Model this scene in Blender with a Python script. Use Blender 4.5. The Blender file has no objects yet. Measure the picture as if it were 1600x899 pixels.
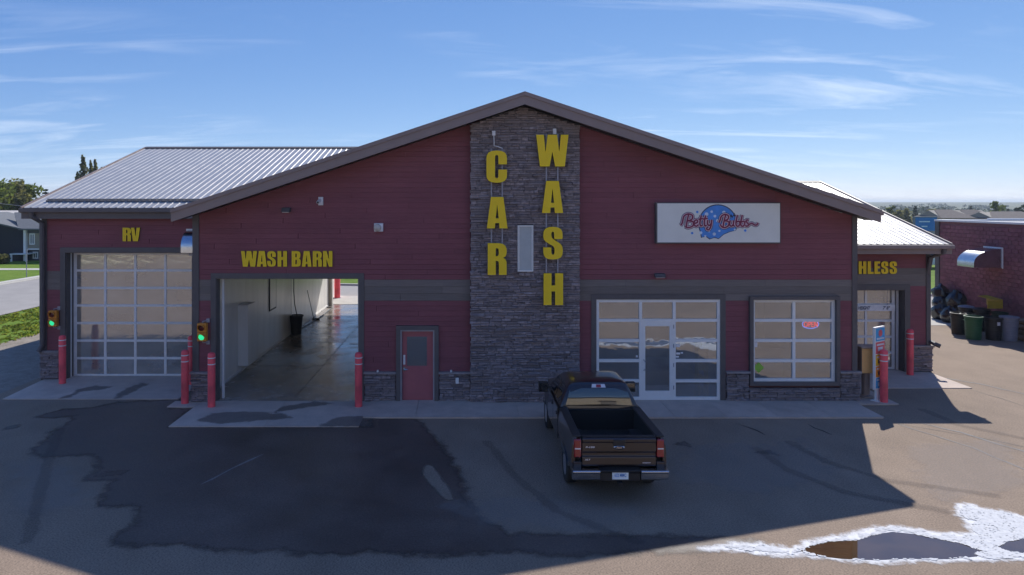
import bpy, bmesh, math, random
from mathutils import Vector, Matrix, noise as mnoise
R = math.radians
rnd = random.Random(7)
S = bpy.context.scene
COL = S.collection

# ------------------------------------------------------------------ camera
F = 1080.0          # focal length in photo pixels (1600 wide)
D = 21.6            # camera distance to the main facade (y = 0)
H = 6.24            # camera height
CX, CY = 730.0, 316.0
cam_d = bpy.data.cameras.new('camera')
cam = bpy.data.objects.new('camera', cam_d)
COL.objects.link(cam)
cam.location = (0, -D, H)
cam.rotation_euler = (R(90), 0, 0)
cam_d.sensor_width = 36.0
cam_d.lens = F / 1600.0 * 36.0
cam_d.shift_x = (800 - CX) / 1600.0
cam_d.shift_y = -(449.5 - CY) / 1600.0
cam_d.clip_start = 0.1
cam_d.clip_end = 20000
S.camera = cam

# ------------------------------------------------------------------ sky, sun, exposure
SKY_GRADE = ((0.92, 0.52), (0.70, 0.765), (0.42, 1.62))
SUN = Vector((0.545, 1.09, 1.0)).normalized()
elev = math.asin(SUN.z)
azim = math.atan2(SUN.x, SUN.y)
W = bpy.data.worlds.new('World')
S.world = W
W.use_nodes = True
wn, wl = W.node_tree.nodes, W.node_tree.links
wn.clear()
def N(t, **k):
    n = wn.new(t)
    for a, b in k.items():
        setattr(n, a, b)
    return n
sky = N('ShaderNodeTexSky', sky_type='NISHITA', sun_disc=False, sun_elevation=elev, sun_rotation=azim,
        altitude=600, air_density=0.6, dust_density=0.0, ozone_density=3.0)
ssep = N('ShaderNodeSeparateColor'); scmb = N('ShaderNodeCombineColor')
wl.new(sky.outputs[0], ssep.inputs[0])
for ch, (g_, k_) in enumerate(SKY_GRADE):          # the camera's colour response, the same in every direction
    pw = N('ShaderNodeMath', operation='POWER'); pw.inputs[1].default_value = g_
    ml = N('ShaderNodeMath', operation='MULTIPLY'); ml.inputs[1].default_value = k_
    wl.new(ssep.outputs[ch], pw.inputs[0]); wl.new(pw.outputs[0], ml.inputs[0]); wl.new(ml.outputs[0], scmb.inputs[ch])
hsv = scmb
tc = N('ShaderNodeTexCoord')
sep = N('ShaderNodeSeparateXYZ')
wl.new(tc.outputs['Generated'], sep.inputs[0])
zadd = N('ShaderNodeMath', operation='ADD'); zadd.inputs[1].default_value = 0.12
wl.new(sep.outputs['Z'], zadd.inputs[0])
zmax = N('ShaderNodeMath', operation='MAXIMUM'); zmax.inputs[1].default_value = 0.1
wl.new(zadd.outputs[0], zmax.inputs[0])
dx = N('ShaderNodeMath', operation='DIVIDE'); dy = N('ShaderNodeMath', operation='DIVIDE')
wl.new(sep.outputs['X'], dx.inputs[0]); wl.new(zmax.outputs[0], dx.inputs[1])
wl.new(sep.outputs['Y'], dy.inputs[0]); wl.new(zmax.outputs[0], dy.inputs[1])
comb = N('ShaderNodeCombineXYZ')
wl.new(dx.outputs[0], comb.inputs[0]); wl.new(dy.outputs[0], comb.inputs[1])
mp = N('ShaderNodeMapping')
mp.inputs['Rotation'].default_value = (0, 0, R(-17))
mp.inputs['Scale'].default_value = (0.55, 1.9, 1)
mp.inputs['Location'].default_value = (7.3, 4.4, 0)
wl.new(comb.outputs[0], mp.inputs[0])
n1 = N('ShaderNodeTexNoise'); n1.inputs['Scale'].default_value = 1.6; n1.inputs['Detail'].default_value = 9
n1.inputs['Roughness'].default_value = 0.62; n1.inputs['Distortion'].default_value = 0.9
wl.new(mp.outputs[0], n1.inputs['Vector'])
mp2 = N('ShaderNodeMapping'); mp2.inputs['Scale'].default_value = (0.35, 0.55, 1); mp2.inputs['Location'].default_value = (2.1, 0.7, 0)
wl.new(comb.outputs[0], mp2.inputs[0])
n2 = N('ShaderNodeTexNoise'); n2.inputs['Scale'].default_value = 1.3; n2.inputs['Detail'].default_value = 3
wl.new(mp2.outputs[0], n2.inputs['Vector'])
r1 = N('ShaderNodeMapRange'); r1.inputs['From Min'].default_value = 0.49; r1.inputs['From Max'].default_value = 0.85
r2 = N('ShaderNodeMapRange'); r2.inputs['From Min'].default_value = 0.40; r2.inputs['From Max'].default_value = 0.66
wl.new(n1.outputs['Fac'], r1.inputs['Value']); wl.new(n2.outputs['Fac'], r2.inputs['Value'])
cm = N('ShaderNodeMath', operation='MULTIPLY')
wl.new(r1.outputs[0], cm.inputs[0]); wl.new(r2.outputs[0], cm.inputs[1])
cm2 = N('ShaderNodeMath', operation='MULTIPLY'); cm2.inputs[1].default_value = 0.62
wl.new(cm.outputs[0], cm2.inputs[0])
mixc = N('ShaderNodeMix', data_type='RGBA')
wl.new(cm2.outputs[0], mixc.inputs['Factor'])
wl.new(hsv.outputs[0], mixc.inputs['A'])
mixc.inputs['B'].default_value = (5.4, 5.7, 6.1, 1)
bg = N('ShaderNodeBackground')
bg.inputs['Strength'].default_value = 0.10
wl.new(mixc.outputs['Result'], bg.inputs['Color'])
wo = N('ShaderNodeOutputWorld')
wl.new(bg.outputs[0], wo.inputs['Surface'])

sd = bpy.data.lights.new('sun', 'SUN')
sd.energy = 2.2
sd.angle = R(0.53)
sd.color = (1.0, 0.965, 0.91)
sun = bpy.data.objects.new('sun', sd)
COL.objects.link(sun)
sun.rotation_euler = SUN.to_track_quat('Z', 'Y').to_euler()
sun.location = SUN * 80
S.view_settings.view_transform = 'Standard'
S.view_settings.look = 'None'
S.view_settings.exposure = 1.20
S.view_settings.gamma = 1
S.render.engine = 'CYCLES'
S.cycles.max_bounces = 8
S.cycles.transparent_max_bounces = 16
S.cycles.use_denoising = True

# ------------------------------------------------------------------ materials
def mat(name, col, rough=0.7, metal=0.0, var=0.12, scale=6.0, objvar=0.0, bump=0.0, bscale=None, stretch=(1, 1, 1),
        spec=0.5, emit=None, emit_s=0.0, col2=None, big=None, coat=0.0, detail=6, island=0.0, fine=0.0, roughvar=0.0):
    m = bpy.data.materials.new(name)
    m.use_nodes = True
    nt = m.node_tree
    n, l = nt.nodes, nt.links
    b = n['Principled BSDF']
    b.inputs['Roughness'].default_value = rough
    b.inputs['Metallic'].default_value = metal
    b.inputs['Specular IOR Level'].default_value = spec
    b.inputs['Coat Weight'].default_value = coat
    b.inputs['Coat Roughness'].default_value = 0.04
    tcx = n.new('ShaderNodeTexCoord')
    mpx = n.new('ShaderNodeMapping')
    mpx.inputs['Scale'].default_value = stretch
    l.new(tcx.outputs['Object'], mpx.inputs[0])
    nz = n.new('ShaderNodeTexNoise')
    nz.inputs['Scale'].default_value = scale
    nz.inputs['Detail'].default_value = detail
    nz.inputs['Roughness'].default_value = 0.6
    l.new(mpx.outputs[0], nz.inputs['Vector'])
    mr = n.new('ShaderNodeMapRange')
    mr.inputs['From Min'].default_value = 0.3
    mr.inputs['From Max'].default_value = 0.7
    l.new(nz.outputs['Fac'], mr.inputs['Value'])
    mx = n.new('ShaderNodeMix'); mx.data_type = 'RGBA'
    c2 = col2 if col2 else tuple(min(1, c * (1 + var)) for c in col)
    c1 = col if col2 else tuple(c * (1 - var) for c in col)
    mx.inputs['A'].default_value = (*c1, 1)
    mx.inputs['B'].default_value = (*c2, 1)
    l.new(mr.outputs[0], mx.inputs['Factor'])
    out = mx.outputs['Result']
    def mulval(out, src, lo, hi):
        r = n.new('ShaderNodeMapRange')
        r.inputs['To Min'].default_value = lo
        r.inputs['To Max'].default_value = hi
        l.new(src, r.inputs['Value'])
        v = n.new('ShaderNodeVectorMath'); v.operation = 'SCALE'
        l.new(out, v.inputs[0]); l.new(r.outputs[0], v.inputs['Scale'])
        return v.outputs[0]
    if big:
        nb = n.new('ShaderNodeTexNoise')
        nb.inputs['Scale'].default_value = big[0]
        nb.inputs['Detail'].default_value = 4
        l.new(tcx.outputs['Object'], nb.inputs['Vector'])
        r = n.new('ShaderNodeMapRange')
        r.inputs['From Min'].default_value = 0.3; r.inputs['From Max'].default_value = 0.7
        l.new(nb.outputs['Fac'], r.inputs['Value'])
        out = mulval(out, r.outputs[0], 1 - big[1], 1 + big[1])
    if fine:
        nf = n.new('ShaderNodeTexNoise')
        nf.inputs['Scale'].default_value = fine[0]
        nf.inputs['Detail'].default_value = 2
        l.new(tcx.outputs['Object'], nf.inputs['Vector'])
        r = n.new('ShaderNodeMapRange')
        r.inputs['From Min'].default_value = 0.3; r.inputs['From Max'].default_value = 0.7
        l.new(nf.outputs['Fac'], r.inputs['Value'])
        out = mulval(out, r.outputs[0], 1 - fine[1], 1 + fine[1])
    if objvar:
        oi = n.new('ShaderNodeObjectInfo')
        out = mulval(out, oi.outputs['Random'], 1 - objvar, 1 + objvar)
    if island:
        ge = n.new('ShaderNodeNewGeometry')
        out = mulval(out, ge.outputs['Random Per Island'], 1 - island, 1 + island)
    l.new(out, b.inputs['Base Color'])
    if roughvar:
        rr = n.new('ShaderNodeMapRange')
        rr.inputs['To Min'].default_value = rough - roughvar
        rr.inputs['To Max'].default_value = rough + roughvar
        l.new(mr.outputs[0], rr.inputs['Value'])
        l.new(rr.outputs[0], b.inputs['Roughness'])
    if bump:
        bn = n.new('ShaderNodeTexNoise')
        bn.inputs['Scale'].default_value = bscale or scale * 3
        bn.inputs['Detail'].default_value = 5
        l.new(mpx.outputs[0], bn.inputs['Vector'])
        bp = n.new('ShaderNodeBump')
        bp.inputs['Strength'].default_value = bump
        bp.inputs['Distance'].default_value = 0.02
        l.new(bn.outputs['Fac'], bp.inputs['Height'])
        l.new(bp.outputs[0], b.inputs['Normal'])
    if emit:
        b.inputs['Emission Color'].default_value = (*emit, 1)
        b.inputs['Emission Strength'].default_value = emit_s
    return m

def glass_mat(name, refl=0.35, tint=(0.6, 0.62, 0.6), rough=0.01, dif=None, difw=0.0, gcol=(1, 1, 1), wob=0.0):
    m = bpy.data.materials.new(name)
    m.use_nodes = True
    n, l = m.node_tree.nodes, m.node_tree.links
    n.remove(n['Principled BSDF'])
    out = n['Material Output']
    g = n.new('ShaderNodeBsdfGlossy'); g.inputs['Roughness'].default_value = rough
    g.inputs['Color'].default_value = (*gcol, 1)
    t = n.new('ShaderNodeBsdfTransparent'); t.inputs['Color'].default_value = (*tint, 1)
    base = t.outputs[0]
    if dif:
        d = n.new('ShaderNodeBsdfDiffuse'); d.inputs['Color'].default_value = (*dif, 1)
        x = n.new('ShaderNodeMixShader'); x.inputs[0].default_value = difw
        tq = n.new('ShaderNodeTexCoord'); oi = n.new('ShaderNodeObjectInfo')
        ad = n.new('ShaderNodeVectorMath'); ad.operation = 'ADD'
        l.new(tq.outputs['Object'], ad.inputs[0]); l.new(oi.outputs['Location'], ad.inputs[1])
        nq = n.new('ShaderNodeTexNoise'); nq.inputs['Scale'].default_value = 0.6; nq.inputs['Detail'].default_value = 3
        l.new(ad.outputs[0], nq.inputs['Vector'])
        mq = n.new('ShaderNodeMapRange'); mq.inputs['From Min'].default_value = 0.3; mq.inputs['From Max'].default_value = 0.75
        mq.inputs['To Min'].default_value = difw * .65; mq.inputs['To Max'].default_value = min(1, difw * 1.25)
        l.new(nq.outputs['Fac'], mq.inputs['Value']); l.new(mq.outputs[0], x.inputs[0])
        l.new(t.outputs[0], x.inputs[1]); l.new(d.outputs[0], x.inputs[2])
        base = x.outputs[0]
    if wob:
        tcx = n.new('ShaderNodeTexCoord')
        nz = n.new('ShaderNodeTexNoise'); nz.inputs['Scale'].default_value = 2.2; nz.inputs['Detail'].default_value = 2
        l.new(tcx.outputs['Object'], nz.inputs['Vector'])
        bp = n.new('ShaderNodeBump'); bp.inputs['Strength'].default_value = wob; bp.inputs['Distance'].default_value = 0.05
        l.new(nz.outputs['Fac'], bp.inputs['Height']); l.new(bp.outputs[0], g.inputs['Normal'])
    fr = n.new('ShaderNodeFresnel'); fr.inputs['IOR'].default_value = 1.5
    mr = n.new('ShaderNodeMapRange')
    mr.inputs['From Min'].default_value = 0.04; mr.inputs['From Max'].default_value = 1.0
    mr.inputs['To Min'].default_value = refl; mr.inputs['To Max'].default_value = 1.0
    l.new(fr.outputs[0], mr.inputs['Value'])
    x = n.new('ShaderNodeMixShader')
    l.new(mr.outputs[0], x.inputs[0]); l.new(base, x.inputs[1]); l.new(g.outputs[0], x.inputs[2])
    l.new(x.outputs[0], out.inputs['Surface'])
    return m

M = {}
M['siding'] = mat('maroon_siding', (0.245, 0.082, 0.096), 0.75, var=0.10, scale=5, stretch=(0.35, 1, 6), objvar=0.06, bump=0.25, bscale=14, spec=0.3, big=(0.6, 0.08))
M['siding_back'] = mat('maroon_backing', (0.12, 0.042, 0.044), 0.8)  # darkened in colour so the gaps between boards read as shadow lines
M['band'] = mat('grey_siding', (0.205, 0.170, 0.150), 0.75, var=0.14, scale=5, stretch=(0.35, 1, 6), objvar=0.10, bump=0.2, bscale=14, spec=0.3)
M['trim'] = mat('charcoal_trim', (0.115, 0.100, 0.098), 0.6, var=0.1, scale=4, objvar=0.05)
M['fascia_dark'] = mat('dark_fascia_metal', (0.125, 0.105, 0.105), 0.5, var=0.06, scale=2)
M['fascia'] = mat('fascia_metal', (0.275, 0.205, 0.185), 0.45, var=0.06, scale=2, objvar=0.04)
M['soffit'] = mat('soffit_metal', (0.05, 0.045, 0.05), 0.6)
M['stone'] = mat('ledge_stone', (0.170, 0.142, 0.144), 0.85, scale=9, col2=(0.36, 0.30, 0.295), objvar=0.20, island=0.20, bump=0.7, bscale=30, spec=0.25)
M['mortar'] = mat('mortar', (0.11, 0.095, 0.10), 0.95)
M['cap'] = mat('stone_cap', (0.30, 0.265, 0.26), 0.85, var=0.2, bump=0.4, bscale=25)
M['roof'] = mat('roof_steel', (0.52, 0.49, 0.455), 0.34, metal=0.28, var=0.05, scale=1.5, objvar=0.03, roughvar=0.05)
M['white'] = mat('white_frame', (0.86, 0.84, 0.80), 0.45, var=0.04)
M['alu'] = mat('aluminium', (0.84, 0.82, 0.79), 0.42, metal=0.0, var=0.06, objvar=0.03)
M['galv'] = mat('galvanised_steel', (0.62, 0.63, 0.65), 0.26, metal=1.0, var=0.1, scale=3)
M['yellow'] = mat('yellow_letter', (1.0, 0.66, 0.010), 0.6, var=0.05, scale=2, objvar=0.03)
M['letter_edge'] = mat('letter_return', (0.05, 0.035, 0.02), 0.6)
M['rail'] = mat('grey_rail', (0.34, 0.33, 0.36), 0.5, metal=0.3)
M['red'] = mat('red_sleeve', (0.88, 0.10, 0.125), 0.5, var=0.10, scale=3, objvar=0.10, big=(2.5, 0.22))
M['stripe'] = mat('white_tape', (0.8, 0.78, 0.78), 0.5)
M['concrete'] = mat('concrete', (0.56, 0.45, 0.37), 0.85, var=0.10, scale=2.2, objvar=0.05, bump=0.15, bscale=60, big=(0.5, 0.12), fine=(45, 0.08))
M['concrete_old'] = mat('bright_concrete', (0.50, 0.47, 0.42), 0.88, var=0.10, scale=1.2, big=(0.25, 0.12), fine=(30, 0.06))
M['asphalt'] = mat('dry_asphalt', (0.290, 0.215, 0.155), 0.9, var=0.10, scale=1.1, stretch=(1, 0.6, 1), bump=0.25, bscale=90, big=(0.16, 0.13), fine=(30, 0.32), spec=0.3)
M['wet'] = mat('wet_asphalt', (0.128, 0.092, 0.072), 0.55, var=0.26, scale=0.8, bump=0.35, bscale=90, big=(0.25, 0.25), fine=(30, 0.30), spec=0.35, roughvar=0.12)
M['damp'] = mat('damp_concrete', (0.15, 0.13, 0.115), 0.55, var=0.2, scale=2.5, spec=0.4)
M['crack'] = mat('tar_line', (0.035, 0.032, 0.030), 0.7)
M['scuff'] = mat('pale_scuff', (0.27, 0.245, 0.22), 0.9, fine=(40, 0.2))
M['gravel'] = mat('gravel', (0.30, 0.255, 0.205), 0.95, var=0.2, scale=3, bump=0.6, bscale=40, big=(0.5, 0.15), fine=(25, 0.25))
M['street'] = mat('street_asphalt', (0.34, 0.315, 0.29), 0.92, var=0.08, scale=0.8, big=(0.1, 0.1), fine=(14, 0.08))
M['kerb'] = mat('kerb_concrete', (0.55, 0.52, 0.46), 0.9, var=0.08)
M['lawn'] = mat('lawn', (0.105, 0.185, 0.022), 0.95, scale=0.9, col2=(0.175, 0.245, 0.040), big=(0.06, 0.18), fine=(6, 0.2), spec=0.1)
M['grass'] = mat('weedy_grass', (0.085, 0.135, 0.022), 0.9, scale=1.2, col2=(0.20, 0.21, 0.055), island=0.35, spec=0.1)
M['field'] = mat('far_fields', (0.17, 0.155, 0.085), 0.95, scale=0.012, col2=(0.085, 0.11, 0.055), stretch=(0.35, 1.3, 1), big=(0.004, 0.25), spec=0.1)
M['foam'] = mat('soap_foam', (0.66, 0.66, 0.66), 0.9, var=0.14, scale=22, bump=0.25, bscale=120)
M['water'] = mat('puddle_water', (0.095, 0.055, 0.025), 0.03, var=0.25, scale=1.5, spec=1.0)
M['water'].node_tree.nodes['Principled BSDF'].inputs['IOR'].default_value = 1.75
M['glass'] = glass_mat('window_glass', 0.28, (0.78, 0.78, 0.76), 0.012, (0.60, 0.57, 0.55), 0.20, gcol=(0.90, 0.95, 1.0), wob=0.05)
M['doorglass'] = glass_mat('overhead_door_panel', 0.36, (0.5, 0.5, 0.5), 0.09, (0.52, 0.47, 0.40), 0.66, gcol=(0.94, 0.97, 1.0), wob=0.10)
M['truckglass'] = glass_mat('truck_glass', 0.13, (0.08, 0.08, 0.09), 0.01, (0.01, 0.01, 0.012), 0.8)
M['bedroom'] = mat('interior_wall', (0.62, 0.57, 0.50), 0.8, var=0.05)
M['tile'] = mat('interior_floor', (0.45, 0.36, 0.28), 0.4, var=0.1)
M['bay'] = mat('bay_wall_panel', (0.88, 0.85, 0.80), 0.28, var=0.06, scale=1.4, stretch=(1, 2, 0.35), objvar=0.05)
M['bayfloor'] = mat('wet_bay_floor', (0.235, 0.205, 0.18), 0.22, var=0.3, scale=1.0, big=(0.35, 0.25), roughvar=0.14, bump=0.12, bscale=6, spec=0.6)
M['black'] = mat('black_plastic', (0.018, 0.018, 0.02), 0.5)
M['rubber'] = mat('tyre_rubber', (0.022, 0.022, 0.023), 0.85, bump=0.2, bscale=60)
M['paint'] = mat('dark_truck_paint', (0.016, 0.010, 0.013), 0.28, metal=0.2, var=0.06, scale=2, coat=1.0)
M['liner'] = mat('bed_liner', (0.010, 0.010, 0.011), 0.85, bump=0.4, bscale=120)
M['chrome'] = mat('chrome', (0.55, 0.56, 0.58), 0.18, metal=1.0, var=0.04)
M['rim'] = mat('silver_wheel', (0.60, 0.61, 0.64), 0.3, metal=0.8, var=0.04)
M['tail'] = mat('tail_lamp', (0.30, 0.012, 0.018), 0.15, coat=1.0, var=0.1)
M['clear'] = mat('clear_lens', (0.75, 0.73, 0.74), 0.15, coat=1.0)
M['orange'] = mat('orange_housing', (0.72, 0.27, 0.03), 0.5, var=0.08)
M['lens_red'] = mat('dark_red_lens', (0.10, 0.01, 0.01), 0.2)
M['lens_green'] = mat('green_lit_lens', (0.05, 0.6, 0.35), 0.3, emit=(0.03, 0.9, 0.35), emit_s=0.36)
M['neon_red'] = mat('neon_red', (0.8, 0.1, 0.1), 0.4, emit=(1.0, 0.05, 0.07), emit_s=1.3)
M['neon_blue'] = mat('neon_blue', (0.1, 0.15, 0.6), 0.4, emit=(0.12, 0.2, 0.9), emit_s=1.6)
M['doorred'] = mat('brick_red_door', (0.42, 0.12, 0.135), 0.5, var=0.06, scale=3)
M['signface'] = mat('sign_face', (0.80, 0.79, 0.72), 0.4, var=0.06, scale=1.2)
M['ink_blue'] = mat('ink_blue', (0.07, 0.28, 0.72), 0.5)
M['ink_pale'] = mat('ink_pale', (0.62, 0.74, 0.85), 0.5)
M['ink_dark'] = mat('ink_dark', (0.015, 0.022, 0.06), 0.5)
M['ink_maroon'] = mat('ink_maroon', (0.22, 0.012, 0.055), 0.5)
M['ink_pink'] = mat('ink_pink', (0.78, 0.56, 0.62), 0.5)
M['cyan'] = mat('banner_cyan', (0.05, 0.38, 0.70), 0.5)
M['coral'] = mat('banner_coral', (0.78, 0.13, 0.14), 0.5)
M['byellow'] = mat('banner_yellow', (0.82, 0.56, 0.02), 0.5)
M['borange'] = mat('banner_orange', (0.85, 0.32, 0.03), 0.5)
M['kiosk'] = mat('kiosk_tan', (0.92, 0.52, 0.20), 0.5, var=0.1, scale=2)
M['kiosk_dark'] = mat('kiosk_brown', (0.34, 0.25, 0.21), 0.55, var=0.1)
M['block'] = mat('painted_block', (0.275, 0.112, 0.128), 0.85, var=0.16, scale=5, objvar=0.16, island=0.14, bump=0.5, bscale=25, spec=0.25)
M['joint'] = mat('block_joint', (0.22, 0.10, 0.105), 0.95)
M['bag'] = mat('bin_bag', (0.014, 0.014, 0.016), 0.22, spec=0.7)
M['bin_black'] = mat('bin_black', (0.022, 0.020, 0.021), 0.5)
M['bin_green'] = mat('bin_green', (0.020, 0.115, 0.045), 0.5, var=0.15, scale=4)
M['bin_dgreen'] = mat('bin_dark_green', (0.018, 0.045, 0.028), 0.5)
M['bin_grey'] = mat('bin_grey', (0.26, 0.26, 0.30), 0.5, var=0.1)
M['bin_lid'] = mat('bin_lid', (0.20, 0.21, 0.24), 0.5)
M['board_y'] = mat('yellow_board', (0.55, 0.36, 0.03), 0.6)
M['timber'] = mat('split_timber', (0.22, 0.13, 0.085), 0.85, var=0.3, scale=4, stretch=(1, 6, 6), objvar=0.25)
M['leaf'] = mat('leaf_green', (0.070, 0.105, 0.032), 0.7, scale=0.35, col2=(0.135, 0.165, 0.055), island=0.35, spec=0.25)
M['leaf_olive'] = mat('leaf_olive', (0.105, 0.115, 0.050), 0.7, scale=0.35, col2=(0.185, 0.18, 0.085), island=0.35, spec=0.25)
M['needle'] = mat('needle_green', (0.022, 0.040, 0.020), 0.8, scale=0.5, col2=(0.045, 0.065, 0.028), island=0.35, spec=0.2)
M['bark'] = mat('bark', (0.11, 0.085, 0.065), 0.95, var=0.3)
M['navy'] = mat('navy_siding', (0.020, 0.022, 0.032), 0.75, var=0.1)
M['beige'] = mat('beige_siding', (0.32, 0.28, 0.22), 0.8, var=0.06)
M['greysid'] = mat('slate_siding', (0.10, 0.11, 0.13), 0.8, var=0.06)
M['shingle'] = mat('grey_shingle', (0.17, 0.175, 0.18), 0.95, var=0.15, scale=4, objvar=0.08, bump=0.3)
M['shingle_b'] = mat('brown_shingle', (0.17, 0.14, 0.12), 0.95, var=0.15, scale=2)
M['membrane'] = mat('roof_membrane', (0.42, 0.42, 0.42), 0.9, var=0.1)
M['billboard'] = mat('blue_panel', (0.04, 0.20, 0.55), 0.5)
M['carwhite'] = mat('white_car_paint', (0.8, 0.8, 0.8), 0.25, coat=0.6)
M['plate'] = mat('plate_face', (0.80, 0.90, 0.95), 0.5)

def make_leafy(m, amount, col):
    # thin leaves let light through: add a translucent lobe
    n, l = m.node_tree.nodes, m.node_tree.links
    b, out = n['Principled BSDF'], n['Material Output']
    src = b.inputs['Base Color'].links[0].from_socket
    t = n.new('ShaderNodeBsdfTranslucent')
    v = n.new('ShaderNodeVectorMath'); v.operation = 'MULTIPLY'
    v.inputs[1].default_value = col
    l.new(src, v.inputs[0]); l.new(v.outputs[0], t.inputs['Color'])
    x = n.new('ShaderNodeMixShader'); x.inputs[0].default_value = amount
    l.new(b.outputs[0], x.inputs[1]); l.new(t.outputs[0], x.inputs[2])
    l.new(x.outputs[0], out.inputs['Surface'])
for k_ in ('leaf', 'leaf_olive', 'grass'): make_leafy(M[k_], 0.5, (1.7, 1.6, 1.0))
make_leafy(M['needle'], 0.25, (1.4, 1.4, 1.0))

def faded(m, name, n_scale=2.5, n_amt=0.8, thin=1.0):
    # a copy of a ground material that thins out towards its edge (mesh attribute 'fade')
    c = m.copy(); c.name = name
    n, l = c.node_tree.nodes, c.node_tree.links
    b, out = n['Principled BSDF'], n['Material Output']
    at = n.new('ShaderNodeAttribute'); at.attribute_name = 'fade'
    tcx = n.new('ShaderNodeTexCoord')
    nz = n.new('ShaderNodeTexNoise'); nz.inputs['Scale'].default_value = n_scale; nz.inputs['Detail'].default_value = 7
    nz.inputs['Roughness'].default_value = 0.65
    l.new(tcx.outputs['Object'], nz.inputs['Vector'])
    a = n.new('ShaderNodeMath'); a.operation = 'MULTIPLY_ADD'
    a.inputs[1].default_value = n_amt; a.inputs[2].default_value = -n_amt * .5
    l.new(nz.outputs['Fac'], a.inputs[0])
    s_ = n.new('ShaderNodeMath'); s_.operation = 'ADD'; s_.use_clamp = True
    l.new(at.outputs['Fac'], s_.inputs[0]); l.new(a.outputs[0], s_.inputs[1])
    r = n.new('ShaderNodeMapRange'); r.interpolation_type = 'SMOOTHSTEP'
    r.inputs['From Min'].default_value = 0.15; r.inputs['From Max'].default_value = 0.65
    r.inputs['To Max'].default_value = thin
    l.new(s_.outputs[0], r.inputs['Value'])
    t = n.new('ShaderNodeBsdfTransparent')
    x = n.new('ShaderNodeMixShader')
    l.new(r.outputs[0], x.inputs[0]); l.new(t.outputs[0], x.inputs[1]); l.new(b.outputs[0], x.inputs[2])
    l.new(x.outputs[0], out.inputs['Surface'])
    return c
M['wet_f'] = faded(M['wet'], 'wet_asphalt_fading', 3.0, 0.9)
M['damp_f'] = faded(M['damp'], 'damp_concrete_fading', 4.0, 1.2, 0.5)
M['dry_f'] = faded(M['asphalt'], 'dry_asphalt_fading', 3.0, 0.6)
M['oil_f'] = faded(M['wet'], 'oil_stain_fading', 5.0, 1.0, 0.8)
M['film'] = faded(mat('soap_film', (0.74, 0.74, 0.75), 0.7, var=.08, scale=12), 'soap_film_fading', 5.0, 1.1, 0.92)
M['salt'] = faded(mat('mineral_bloom', (0.42, 0.36, 0.31), 0.9), 'mineral_bloom_fading', 2.2, 1.5, 0.25)

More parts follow.
